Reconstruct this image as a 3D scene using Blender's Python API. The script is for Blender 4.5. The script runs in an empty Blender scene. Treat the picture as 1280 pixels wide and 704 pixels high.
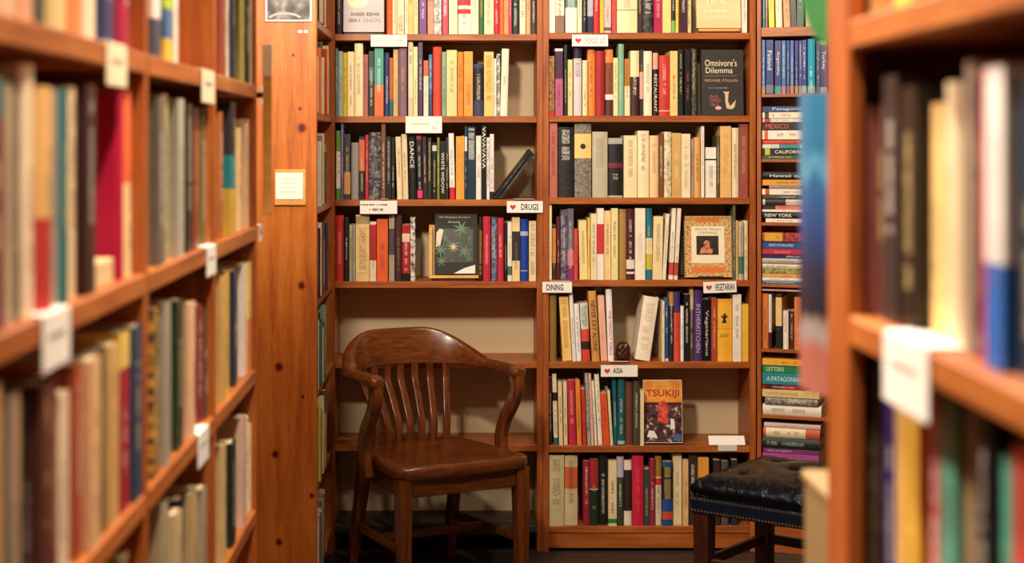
import bpy, bmesh, math, random
from mathutils import Vector, Matrix
R = math.radians
rng = random.Random(7)
scene = bpy.context.scene
COL = scene.collection

# ------------------------------------------------------------------ camera
EYE = 1.515          # eye height (m)
F = 2028.0           # focal length in pixels of the 1280 x 704 frame
CX, CY = 571.0, 178.0  # the vanishing point of the aisle in the frame (shift lens)
DB = 6.0             # distance of the shelf fronts at the back wall
cam_d = bpy.data.cameras.new('camera')
cam = bpy.data.objects.new('camera', cam_d)
COL.objects.link(cam)
cam.location = (0, 0, EYE)
cam.rotation_euler = (R(90), 0, 0)
cam_d.sensor_width = 36.0
cam_d.lens = F / 1280 * 36
cam_d.shift_x = (640 - CX) / 1280
cam_d.shift_y = -(352 - CY) / 1280
cam_d.clip_start = 0.05
cam_d.dof.use_dof = True
cam_d.dof.focus_distance = 5.95
cam_d.dof.aperture_fstop = 3.3
scene.camera = cam

# ------------------------------------------------------------------ light
world = bpy.data.worlds.new('world')
scene.world = world
world.use_nodes = True
world.node_tree.nodes['Background'].inputs[0].default_value = (1.0, 0.75, 0.5, 1)
world.node_tree.nodes['Background'].inputs[1].default_value = 0.05


def lamp(name, loc, power, radius=0.07, col=(1.0, 0.87, 0.70)):
    d = bpy.data.lights.new(name, 'POINT')
    d.energy = power
    d.color = col
    d.shadow_soft_size = radius
    o = bpy.data.objects.new(name, d)
    COL.objects.link(o)
    o.location = loc
    return o


lamp('overhead_light', (-0.58, 2.72, 2.80), 208, 0.14)     # beyond the left bookcase, lights the back wall over its top
lamp('overhead_light', (-0.80, 4.35, 2.60), 16)            # over the cross aisle, by the pine panel
lamp('overhead_light', (0.40, 3.20, 2.75), 30)             # over the aisle


lamp('overhead_light', (0.55, 4.75, 2.90), 32)              # unseen fill over the corner, added to brighten the side shelves


def fill_spot(loc, power, aim=(0, 0, -1), deg=112):
    d = bpy.data.lights.new('added_fill_spot', 'SPOT')
    d.energy = power
    d.color = (1.0, 0.87, 0.70)
    d.shadow_soft_size = 0.06
    d.spot_size = R(deg)
    d.spot_blend = 0.6
    o = bpy.data.objects.new('added_fill_spot', d)
    COL.objects.link(o)
    o.location = loc
    o.rotation_euler = Vector(aim).to_track_quat('-Z', 'Y').to_euler()


fill_spot((0.05, 2.50, 2.80), 100, deg=84)                # unseen spots added to light only the near shelves
fill_spot((0.0, 1.25, 2.80), 80)  # second added spot, closer to the camera

vs = scene.view_settings
vs.view_transform = 'Standard'
vs.look = 'None'
vs.exposure = 0.82
vs.gamma = 1.0
vs.use_curve_mapping = False


# ------------------------------------------------------------------ helpers
def lin(h):
    h = h.lstrip('#')
    out = []
    for i in (0, 2, 4):
        c = int(h[i:i + 2], 16) / 255
        out.append(c / 12.92 if c <= 0.04045 else ((c + 0.055) / 1.055) ** 2.4)
    return tuple(out)


def tag(o, label=None, cat=None, group=None, kind=None):
    if label: o['label'] = label
    if cat: o['category'] = cat
    if group: o['group'] = group
    if kind: o['kind'] = kind
    return o


def empty(name, loc=(0, 0, 0), rot=(0, 0, 0)):
    o = bpy.data.objects.new(name, None)
    o.empty_display_size = 0.05
    COL.objects.link(o)
    o.location = loc
    o.rotation_euler = rot
    return o


def link(name, me, mat=None, parent=None, loc=None, rot=None):
    o = bpy.data.objects.new(name, me)
    COL.objects.link(o)
    if mat and not me.materials:
        me.materials.append(mat)
    if parent: o.parent = parent
    if loc: o.location = loc
    if rot: o.rotation_euler = rot
    return o


def finish(me, smooth=None):
    if smooth is not None:
        for p in me.polygons: p.use_smooth = True
        me.set_sharp_from_angle(angle=R(smooth))
    me.update()
    return me


def box_mesh(x0, x1, y0, y1, z0, z1, bev=0.0015, seg=1):
    bm = bmesh.new()
    vv = [bm.verts.new((x, y, z)) for x in (x0, x1) for y in (y0, y1) for z in (z0, z1)]
    for f in ((0, 1, 3, 2), (4, 6, 7, 5), (0, 4, 5, 1), (2, 3, 7, 6), (0, 2, 6, 4), (1, 5, 7, 3)):
        bm.faces.new([vv[i] for i in f])
    bmesh.ops.recalc_face_normals(bm, faces=bm.faces)
    if bev > 0:
        bmesh.ops.bevel(bm, geom=list(bm.edges), offset=bev, segments=seg, affect='EDGES', profile=0.5)
    me = bpy.data.meshes.new('box')
    bm.to_mesh(me)
    bm.free()
    return finish(me)


def loft(rings, caps=True, smooth=40):
    n = len(rings[0])
    v = [tuple(p) for r in rings for p in r]
    f = []
    for i in range(len(rings) - 1):
        for j in range(n):
            a, b = i * n + j, i * n + (j + 1) % n
            f.append((a, b, b + n, a + n))
    if caps:
        f.append(tuple(range(n))[::-1])
        f.append(tuple((len(rings) - 1) * n + j for j in range(n)))
    me = bpy.data.meshes.new('loft')
    me.from_pydata(v, [], f)
    bm = bmesh.new(); bm.from_mesh(me)
    bmesh.ops.recalc_face_normals(bm, faces=bm.faces)
    bm.to_mesh(me); bm.free()
    return finish(me, smooth)


def rrect(w, h, r, n=3):
    """rounded rectangle outline, width w (a axis) and height h (b axis)"""
    r = min(r, w / 2 - 1e-4, h / 2 - 1e-4)
    out = []
    for cx, cy, a0 in ((w / 2 - r, h / 2 - r, 0), (-w / 2 + r, h / 2 - r, 90), (-w / 2 + r, -h / 2 + r, 180), (w / 2 - r, -h / 2 + r, 270)):
        for k in range(n + 1):
            a = R(a0 + 90 * k / n)
            out.append((cx + r * math.cos(a), cy + r * math.sin(a)))
    return out


def spline(pts, n):
    """Catmull-Rom through pts (tuples of any size), n samples per span"""
    P = [Vector(p) for p in pts]
    P = [2 * P[0] - P[1]] + P + [2 * P[-1] - P[-2]]
    out = []
    for i in range(1, len(P) - 2):
        for k in range(n):
            t = k / n
            a, b, c, d = P[i - 1], P[i], P[i + 1], P[i + 2]
            out.append(0.5 * ((2 * b) + (c - a) * t + (2 * a - 5 * b + 4 * c - d) * t * t + (3 * b - a - 3 * c + d) * t ** 3))
    out.append(P[-2])
    return out


def sweep(pts, sec, side_hint=Vector((1, 0, 0)), smooth=40):
    """pts: [Vector], sec: [(w along side, h across, r)]"""
    rings = []
    for i, p in enumerate(pts):
        t = (pts[min(i + 1, len(pts) - 1)] - pts[max(i - 1, 0)]).normalized()
        s = (side_hint - t * side_hint.dot(t)).normalized()
        u = t.cross(s)
        w, h, r = sec[i]
        rings.append([p + s * a + u * b for a, b in rrect(w, h, r)])
    return loft(rings, smooth=smooth)


def join_meshes(parts):
    """parts: list of (mesh, Matrix) of pieces of ONE part"""
    bm = bmesh.new()
    for me, m in parts:
        k = len(bm.verts)
        bm.from_mesh(me)
        bm.verts.ensure_lookup_table()
        bmesh.ops.transform(bm, matrix=m, verts=bm.verts[k:])
    out = bpy.data.meshes.new('joined')
    bm.to_mesh(out); bm.free()
    return finish(out)


def poly_mesh(pts, t=0.0004):
    """flat print: polygon in (u, v), proud by t along +w; mapped later"""
    n = len(pts)
    v = [(x, y, 0) for x, y in pts] + [(x, y, t) for x, y in pts]
    f = [tuple(range(n))[::-1], tuple(range(n, 2 * n))] + [(i, (i + 1) % n, (i + 1) % n + n, i + n) for i in range(n)]
    me = bpy.data.meshes.new('print')
    me.from_pydata(v, [], f)
    return finish(me)


_txt = {}


def text_mesh(txt, w=None, h=None, ext=0.0003, bold=0.0):
    cu = bpy.data.curves.new('lettering', 'FONT')
    cu.body = txt
    cu.size = 1.0
    cu.align_x = 'CENTER'
    cu.align_y = 'CENTER'
    cu.resolution_u = 2
    cu.offset = bold
    o = bpy.data.objects.new('tmp', cu)
    COL.objects.link(o)
    dg = bpy.context.evaluated_depsgraph_get()
    me = bpy.data.meshes.new_from_object(o.evaluated_get(dg))
    bpy.data.objects.remove(o)
    bpy.data.curves.remove(cu)
    xs = [v.co.x for v in me.vertices]; ys = [v.co.y for v in me.vertices]
    bw, bh = max(xs) - min(xs), max(ys) - min(ys)
    sx = (w / bw) if w else h / bh
    sy = (h / bh) if h else sx
    me.transform(Matrix.Translation((-(max(xs) + min(xs)) / 2, -(max(ys) + min(ys)) / 2, 0)))
    me.transform(Matrix.Diagonal((sx, sy, 1, 1)))
    me.transform(Matrix.Translation((0, 0, ext)))
    return me


def frame(ex, ey, org):
    ex, ey = Vector(ex), Vector(ey)
    ez = ex.cross(ey)
    m = Matrix((ex, ey, ez)).transposed().to_4x4()
    m.translation = Vector(org)
    return m


# ------------------------------------------------------------------ materials
_mats = {}


def new_mat(name):
    m = bpy.data.materials.new(name)
    m.use_nodes = True
    nt = m.node_tree
    return m, nt, nt.nodes['Principled BSDF']


def plain(name, col, rough=0.5, spec=0.5, metal=0.0, var=0.06, scale=60):
    if name in _mats: return _mats[name]
    m, nt, b = new_mat(name)
    c = lin(col) if isinstance(col, str) else col
    no = nt.nodes.new('ShaderNodeTexNoise'); no.inputs['Scale'].default_value = scale
    tc = nt.nodes.new('ShaderNodeTexCoord')
    nt.links.new(tc.outputs['Object'], no.inputs['Vector'])
    mx = nt.nodes.new('ShaderNodeMix'); mx.data_type = 'RGBA'
    mx.inputs['A'].default_value = (*[x * (1 - var) for x in c], 1)
    mx.inputs['B'].default_value = (*[min(1, x * (1 + var)) for x in c], 1)
    nt.links.new(no.outputs['Fac'], mx.inputs['Factor'])
    nt.links.new(mx.outputs['Result'], b.inputs['Base Color'])
    b.inputs['Roughness'].default_value = rough
    b.inputs['Specular IOR Level'].default_value = spec
    b.inputs['Metallic'].default_value = metal
    _mats[name] = m
    return m


def wood(name, dark, mid, light, rough=0.35, grain=(1, 1, 14), knots=(), coat=0.0, scale=3.0):
    """grain runs along the axis with the smallest stretch; coordinates are object space"""
    m, nt, b = new_mat(name)
    L = nt.links.new
    tc = nt.nodes.new('ShaderNodeTexCoord')
    oi = nt.nodes.new('ShaderNodeObjectInfo')
    add = nt.nodes.new('ShaderNodeVectorMath'); add.operation = 'ADD'
    sc = nt.nodes.new('ShaderNodeVectorMath'); sc.operation = 'SCALE'; sc.inputs['Scale'].default_value = 0.0
    L(tc.outputs['Object'], add.inputs[0])
    rv = nt.nodes.new('ShaderNodeCombineXYZ')
    ml = nt.nodes.new('ShaderNodeMath'); ml.operation = 'MULTIPLY'; ml.inputs[1].default_value = 17.0
    L(oi.outputs['Random'], ml.inputs[0])
    L(ml.outputs[0], rv.inputs[0]); L(ml.outputs[0], rv.inputs[1])
    L(rv.outputs[0], add.inputs[1])
    mp = nt.nodes.new('ShaderNodeMapping')
    mp.inputs['Scale'].default_value = grain
    L(add.outputs[0], mp.inputs['Vector'])
    n1 = nt.nodes.new('ShaderNodeTexNoise')
    n1.inputs['Scale'].default_value = scale; n1.inputs['Detail'].default_value = 6; n1.inputs['Distortion'].default_value = 0.6
    L(mp.outputs[0], n1.inputs['Vector'])
    n2 = nt.nodes.new('ShaderNodeTexNoise')
    n2.inputs['Scale'].default_value = scale * 9; n2.inputs['Detail'].default_value = 3
    L(mp.outputs[0], n2.inputs['Vector'])
    cr = nt.nodes.new('ShaderNodeValToRGB')
    cr.color_ramp.elements[0].position = 0.28; cr.color_ramp.elements[0].color = (*lin(dark), 1)
    cr.color_ramp.elements[1].position = 0.75; cr.color_ramp.elements[1].color = (*lin(light), 1)
    e = cr.color_ramp.elements.new(0.5); e.color = (*lin(mid), 1)
    mixf = nt.nodes.new('ShaderNodeMath'); mixf.operation = 'MULTIPLY_ADD'
    mixf.inputs[1].default_value = 0.3
    L(n2.outputs['Fac'], mixf.inputs[0])
    k = nt.nodes.new('ShaderNodeMath'); k.operation = 'MULTIPLY'; k.inputs[1].default_value = 0.72
    L(n1.outputs['Fac'], k.inputs[0])
    L(k.outputs[0], mixf.inputs[2])
    L(mixf.outputs[0], cr.inputs['Fac'])
    out = cr.outputs['Color']
    if knots:
        for kx, kz, kr in knots:
            sb = nt.nodes.new('ShaderNodeVectorMath'); sb.operation = 'SUBTRACT'
            sb.inputs[1].default_value = (kx, 0, kz)
            L(tc.outputs['Object'], sb.inputs[0])
            mu = nt.nodes.new('ShaderNodeVectorMath'); mu.operation = 'MULTIPLY'
            mu.inputs[1].default_value = (1.0 / kr, 0.0, 0.85 / kr)
            L(sb.outputs[0], mu.inputs[0])
            ln = nt.nodes.new('ShaderNodeVectorMath'); ln.operation = 'LENGTH'
            L(mu.outputs[0], ln.inputs[0])
            wob = nt.nodes.new('ShaderNodeMath'); wob.operation = 'MULTIPLY_ADD'; wob.inputs[1].default_value = 0.7
            L(n1.outputs['Fac'], wob.inputs[0]); L(ln.outputs['Value'], wob.inputs[2])
            kc = nt.nodes.new('ShaderNodeValToRGB')
            ee = kc.color_ramp.elements
            ee[0].position = 0.0; ee[0].color = (*lin('5a2a10'), 1)
            ee[1].position = 1.0; ee[1].color = (1, 1, 1, 1)
            for p_, c_ in ((0.36, '6e3414'), (0.44, '34140a'), (0.5, '8a481c'), (0.62, 'd89a5c')):
                q_ = ee.new(p_); q_.color = (*lin(c_), 1)
            half_ = nt.nodes.new('ShaderNodeMath'); half_.operation = 'MULTIPLY'; half_.inputs[1].default_value = 0.36
            L(wob.outputs[0], half_.inputs[0]); L(half_.outputs[0], kc.inputs['Fac'])
            mx = nt.nodes.new('ShaderNodeMix'); mx.data_type = 'RGBA'; mx.blend_type = 'MULTIPLY'
            mx.inputs['Factor'].default_value = 1.0
            L(out, mx.inputs['A']); L(kc.outputs['Color'], mx.inputs['B'])
            out = mx.outputs['Result']
    L(out, b.inputs['Base Color'])
    b.inputs['Roughness'].default_value = rough
    b.inputs['Coat Weight'].default_value = coat
    b.inputs['Coat Roughness'].default_value = 0.15
    bp = nt.nodes.new('ShaderNodeBump'); bp.inputs['Strength'].default_value = 0.12; bp.inputs['Distance'].default_value = 0.002
    L(n2.outputs['Fac'], bp.inputs['Height']); L(bp.outputs[0], b.inputs['Normal'])
    return m


W_SHELF = wood('reddish_shelf_wood_lengthwise', '6e3412', 'a3561f', 'c07430', grain=(1.2, 14, 14), rough=0.42)
W_UP = wood('reddish_shelf_wood_upright', '6e3212', 'a1521f', 'bc6e2e', grain=(14, 14, 1.2), rough=0.42)
W_SIDE = wood('reddish_shelf_wood_aisle', '743814', 'a95b22', 'c67c36', grain=(14, 1.2, 14), rough=0.42)
W_PINE = wood('pine_panel', '8a3e14', 'bc641f', 'd08436', grain=(9, 9, 0.7), rough=0.4,
              knots=[((x - 396) / 387.4, 1.515 - (y - 178) / 387.4, r) for x, y, r in ((378, 160, .0085), (375, 136, .003), (367, 69, .003), (377, 357, .007), (349, 459, .008), (379, 496, .003), (344, 568, .007), (390, 620, .005), (349, 678, .007))])
W_CHAIR = wood('dark_oak_chair', '3c1c0a', '6a3513', '88491e', grain=(3, 14, 22), rough=0.26, coat=0.5, scale=4)
W_CHAIR_V = wood('dark_oak_chair_upright', '3c1c0a', '6a3513', '88491e', grain=(16, 16, 1.5), rough=0.26, coat=0.5)
W_STOOL = wood('dark_walnut_leg', '220d06', '3c180c', '512413', grain=(16, 16, 1.5), rough=0.35)
W_FLOOR = wood('worn_dark_floor', '1e1814', '352b24', '51443a', grain=(0.8, 9, 9), rough=0.5)
W_TAN = wood('tan_stand_wood', 'b8823c', 'd8a050', 'e8b868', grain=(2, 10, 10), rough=0.5)
M_BACK = plain('cream_back_panel', 'd2bd98', 0.7, var=0.05, scale=5)
M_WALL = plain('plaster_wall', '6a5440', 0.85, scale=3)
M_CEIL = plain('ceiling_paint', '6a5a48', 0.9, scale=3)
M_WHITE = plain('white_card', 'f4f0e8', 0.5, var=0.02)
M_CREAM = plain('cream_card', 'ead9b4', 0.55, var=0.04)
M_INK = plain('black_ink', '1c1a1a', 0.6)
M_GREY = plain('grey_ink', '8a8480', 0.6)
M_RED = plain('red_ink', 'cc3a30', 0.6)
M_PLASTIC = plain('pale_plastic_holder', 'd8d2c6', 0.3, var=0.02)
M_BLACKP = plain('black_wire', '14120f', 0.4)


def cover_material():
    """one printed-cover material; its colours come from each book's own properties"""
    m, nt, b = new_mat('printed_book_cover')
    L = nt.links.new
    N = nt.nodes.new

    def att(name):
        a = N('ShaderNodeAttribute'); a.attribute_type = 'OBJECT'; a.attribute_name = name
        return a

    def math_(op, a, c=None, cc=None):
        n = N('ShaderNodeMath'); n.operation = op
        for i, x in enumerate((a, c, cc)):
            if x is None: continue
            if isinstance(x, (int, float)): n.inputs[i].default_value = x
            else: L(x, n.inputs[i])
        return n.outputs[0]

    def mix(fac, a, c):
        n = N('ShaderNodeMix'); n.data_type = 'RGBA'
        L(fac, n.inputs['Factor']); L(a, n.inputs['A']); L(c, n.inputs['B'])
        return n.outputs['Result']

    tc = N('ShaderNodeTexCoord')
    g = N('ShaderNodeSeparateXYZ'); L(tc.outputs['Generated'], g.inputs[0])
    o = N('ShaderNodeSeparateXYZ'); L(tc.outputs['Object'], o.inputs[0])
    oi = N('ShaderNodeObjectInfo')
    seed = math_('MULTIPLY', oi.outputs['Random'], 31.0)

    def band(name):
        a = att(name)
        s = N('ShaderNodeSeparateXYZ'); L(a.outputs['Vector'], s.inputs[0])
        lo = math_('GREATER_THAN', g.outputs[2], s.outputs[0])
        hi = math_('LESS_THAN', g.outputs[2], s.outputs[1])
        return math_('MULTIPLY', lo, hi), s.outputs[2]

    col = att('base_colour').outputs['Color']
    # mottled print (second colour) with strength in 'mottle'
    cv = N('ShaderNodeCombineXYZ'); L(o.outputs[0], cv.inputs[0]); L(seed, cv.inputs[1]); L(o.outputs[2], cv.inputs[2])
    nz = N('ShaderNodeTexNoise'); nz.inputs['Scale'].default_value = 90; nz.inputs['Detail'].default_value = 5
    L(cv.outputs[0], nz.inputs['Vector'])
    msm = N('ShaderNodeMapRange'); msm.inputs['From Min'].default_value = 0.42; msm.inputs['From Max'].default_value = 0.66; L(nz.outputs['Fac'], msm.inputs['Value'])
    ms = msm.outputs['Result']
    ms = math_('MULTIPLY', ms, att('mottle').outputs['Fac'])
    col = mix(ms, col, att('mottle_colour').outputs['Color'])
    for k in ('1', '2', '3'):
        f, _ = band('band' + k)
        col = mix(f, col, att('band_colour' + k).outputs['Color'])
    # lettering: rows of small strokes along the spine
    f, wd = band('lettering')
    lv = N('ShaderNodeCombineXYZ')
    L(math_('MULTIPLY', o.outputs[0], 300.0), lv.inputs[0]); L(seed, lv.inputs[1]); L(math_('MULTIPLY', o.outputs[2], 560.0), lv.inputs[2])
    ln = N('ShaderNodeTexNoise'); ln.inputs['Scale'].default_value = 1.0; ln.inputs['Detail'].default_value = 1.0
    L(lv.outputs[0], ln.inputs['Vector'])
    wv = N('ShaderNodeCombineXYZ')
    L(seed, wv.inputs[1]); L(math_('MULTIPLY', o.outputs[2], 42.0), wv.inputs[2])
    wn = N('ShaderNodeTexNoise'); wn.inputs['Scale'].default_value = 1.0; L(wv.outputs[0], wn.inputs['Vector'])
    t = math_('GREATER_THAN', ln.outputs['Fac'], 0.50)
    t = math_('MULTIPLY', t, math_('GREATER_THAN', wn.outputs['Fac'], 0.42))
    cx = math_('ABSOLUTE', math_('SUBTRACT', g.outputs[0], 0.5))
    t = math_('MULTIPLY', t, math_('LESS_THAN', cx, wd))
    t = math_('MULTIPLY', t, math_('LESS_THAN', o.outputs[1], 0.0035))
    t = math_('MULTIPLY', t, f)
    t = math_('MULTIPLY', t, 0.7)
    col = mix(t, col, att('letter_colour').outputs['Color'])
    # rubbed edges / age
    ag = N('ShaderNodeTexNoise'); ag.inputs['Scale'].default_value = 28; ag.inputs['Detail'].default_value = 4
    L(cv.outputs[0], ag.inputs['Vector'])
    hs = N('ShaderNodeHueSaturation')
    L(math_('MULTIPLY_ADD', ag.outputs['Fac'], 0.35, 0.82), hs.inputs['Value']); L(col, hs.inputs['Color'])
    L(hs.outputs['Color'], b.inputs['Base Color'])
    L(att('gloss').outputs['Fac'], b.inputs['Roughness'])
    b.inputs['Specular IOR Level'].default_value = 0.4
    return m


M_COVER = cover_material()


def pages_material():
    m, nt, b = new_mat('page_edges')
    tc = nt.nodes.new('ShaderNodeTexCoord')
    mp = nt.nodes.new('ShaderNodeMapping'); mp.inputs['Scale'].default_value = (900, 3, 3)
    no = nt.nodes.new('ShaderNodeTexNoise'); no.inputs['Scale'].default_value = 1
    cr = nt.nodes.new('ShaderNodeValToRGB')
    cr.color_ramp.elements[0].color = (*lin('b89a68'), 1); cr.color_ramp.elements[1].color = (*lin('ecdcb4'), 1)
    nt.links.new(tc.outputs['Object'], mp.inputs[0]); nt.links.new(mp.outputs[0], no.inputs['Vector'])
    nt.links.new(no.outputs['Fac'], cr.inputs['Fac']); nt.links.new(cr.outputs['Color'], b.inputs['Base Color'])
    b.inputs['Roughness'].default_value = 0.8
    return m


M_PAGES = pages_material()


# ------------------------------------------------------------------ the book builder
def book_cover_mesh(t, d, h, hard):
    c = 0.0024 if hard else 0.0007
    c = min(c, t * 0.22)
    outer = [(-t / 2, d)]
    if hard:
        bulge = min(0.006, t * 0.2)
        for k in range(7):
            a = k / 6
            x = -t / 2 + t * a
            outer.append((x, bulge * (2 * a - 1) ** 2))
    else:
        r = min(0.0012, t * 0.2)
        outer += [(-t / 2, r), (-t / 2 + r, 0), (t / 2 - r, 0), (t / 2, r)]
    outer.append((t / 2, d))
    inner = [(max(-t / 2 + c, min(t / 2 - c, x)), max(y + c, c) if 0 < i < len(outer) - 1 else y) for i, (x, y) in enumerate(outer)]
    n = len(outer)
    v = [(x, y, 0) for x, y in outer] + [(x, y, h) for x, y in outer] + [(x, y, 0) for x, y in inner] + [(x, y, h) for x, y in inner]
    f = []
    for i in range(n - 1):
        f.append((i, i + 1, n + i + 1, n + i))
        f.append((2 * n + i + 1, 2 * n + i, 3 * n + i, 3 * n + i + 1))
        f.append((i + 1, i, 2 * n + i, 2 * n + i + 1))
        f.append((n + i, n + i + 1, 3 * n + i + 1, 3 * n + i))
    f.append((0, n, 3 * n, 2 * n))
    f.append((n - 1, 2 * n + n - 1, 3 * n + n - 1, n + n - 1))
    me = bpy.data.meshes.new('cover')
    me.from_pydata(v, [], f)
    return finish(me, 35), c


def lum(c): return 0.3 * c[0] + 0.59 * c[1] + 0.11 * c[2]


NAMES = [('black', '141414'), ('charcoal', '35322f'), ('grey', '8a8680'), ('pale grey', 'b8b2a8'), ('white', 'f4f0ea'), ('cream', 'f0dcb0'),
         ('pale yellow', 'f0e09a'), ('yellow', 'e8bc38'), ('mustard', 'b08838'), ('tan', 'd0a468'), ('orange', 'e4803a'), ('peach', 'e8aa84'),
         ('coral', 'dc5a40'), ('red', 'c02830'), ('crimson', 'b41c44'), ('maroon', '581820'), ('brown', '6c4228'), ('dark brown', '3a2418'),
         ('pink', 'd88a90'), ('dusty pink', 'b06a64'), ('mauve', '8a6878'), ('purple', '5a2e70'), ('lilac', 'c0aec4'), ('navy', '222a4c'),
         ('blue', '2a52a0'), ('slate blue', '4a5a80'), ('pale blue', '9cbcc8'), ('teal', '2a7478'), ('pale green', '8cb498'), ('green', '3a7a40'),
         ('dark green', '1e3c2c'), ('olive', '6a6a34'), ('beige', 'c4b698'), ('magenta', 'c02a6a')]
NAMES = [(n, lin(h), h) for n, h in NAMES]


def colour_name(h):
    a = [int(h[i:i + 2], 16) for i in (0, 2, 4)]
    best = None
    for n, _, hh in NAMES:
        c = [int(hh[i:i + 2], 16) for i in (0, 2, 4)]
        d = 2 * (a[0] - c[0]) ** 2 + 4 * (a[1] - c[1]) ** 2 + 3 * (a[2] - c[2]) ** 2
        if best is None or d < best[0]: best = (d, n)
    return best[1]


_ones = 'zeroth first second third fourth fifth sixth seventh eighth ninth tenth eleventh twelfth thirteenth fourteenth fifteenth sixteenth seventeenth eighteenth nineteenth'.split()


def ordinal(n):
    if n < 20: return _ones[n]
    tens = {2: ('twenty', 'twentieth'), 3: ('thirty', 'thirtieth'), 4: ('forty', 'fortieth')}[n // 10]
    return tens[1] if n % 10 == 0 else tens[0] + '-' + _ones[n % 10]


def tint(h, sat=1.0):
    return lin(h)


def make_book(mat, t, h, d, col, opt, label, group, name=None):
    """mat: Matrix of the base (spine faces local -y, thickness along x, height along z)"""
    hard = opt.get('k', 'h' if rng.random() < 0.35 else 'p') == 'h'
    nm = name or ('hardcover_book' if hard else 'paperback_book')
    root = empty(nm)
    root.matrix_world = mat
    tag(root, label, 'book', group)
    me, c = book_cover_mesh(t, d, h, hard)
    cov = link('cover', me, M_COVER, root)
    base = tint(col)
    cov['base_colour'] = list(base)
    cov['mottle'] = 1.0 if 'm' in opt else 0.0
    cov['mottle_colour'] = list(tint(opt.get('m', '000000')))
    bands = opt.get('b', [])
    for i in range(3):
        if i < len(bands):
            z0, z1, bc = bands[i]
            cov['band%d' % (i + 1)] = [z0, z1, 0.0]
            cov['band_colour%d' % (i + 1)] = list(tint(bc))
        else:
            cov['band%d' % (i + 1)] = [2.0, 3.0, 0.0]
            cov['band_colour%d' % (i + 1)] = [0.0, 0.0, 0.0]
    tr = opt.get('tr')
    if tr is None:
        a = 0.12 + rng.random() * 0.25
        tr = (a, min(0.93, a + 0.35 + rng.random() * 0.35))
    if 'T' in opt or 'nt' in opt: tr = (2.0, 3.0)
    cov['lettering'] = [tr[0], tr[1], opt.get('tw', 0.2) * 0.85]
    if 't' in opt: tcl = tint(opt['t'])
    elif lum(base) > 0.22: tcl = rng.choice([lin('3a2a20'), lin('5a3020'), lin('2a2a34'), lin('7a3a28'), lin('6a6460')])
    else: tcl = rng.choice([lin('e8dcc0'), lin('d8c080'), lin('d8d4cc'), lin('c8a860')])
    cov['letter_colour'] = list(tcl)
    cov['gloss'] = opt.get('gl', 0.55 if hard else 0.36)
    ov = 0.003 if hard else 0.0003
    fore = 0.004 if hard else 0.0006
    pg = box_mesh(-t / 2 + c + 0.0001, t / 2 - c - 0.0001, min(0.006, d * 0.05) + c, d - fore, ov, h - ov, bev=0)
    link('page_block', pg, M_PAGES, root)
    if 'T' in opt:
        txt = opt['T'].replace('_', ' ')
        z0, z1 = opt.get('Tr', (0.1, 0.9))
        tm = text_mesh(txt, w=(z1 - z0) * h, h=t * opt.get('Th', 0.55))
        tm.transform(frame((0, 0, -1), (1, 0, 0), (0, -0.0002 if not hard else -0.0003, (z0 + z1) / 2 * h)))
        link('title', tm, plain('print_' + opt.get('t', 'f0e8d8'), opt.get('t', 'f0e8d8'), 0.5), root)
    root['_c'] = 0
    del root['_c']
    return root, cov


def parse(spec):
    out = []
    for ent in spec.split(';'):
        tk = ent.split()
        if not tk: continue
        x0, x1 = [float(x) for x in tk[0].split('-')]
        o = {'b': []}
        for w in tk[3:]:
            k, _, v = w.partition('=')
            if k == 'b':
                z0, z1, cc = v.split(':'); o['b'].append((float(z0), float(z1), cc))
            elif k in ('tr', 'xb', 'Tr'):
                o[k] = tuple(float(q) for q in v.split(':'))
            elif k in ('s', 'tw', 'Th', 'd'):
                o[k] = float(v)
            else:
                o[k] = v or '1'
        out.append((x0, x1, float(tk[1]), tk[2], o))
    return out


def size_word(t, h):
    if t > 0.032: return 'thick'
    if t < 0.0125: return 'thin'
    if h > 0.252: return 'tall'
    if h < 0.195: return 'short'
    return 'standard'


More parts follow.
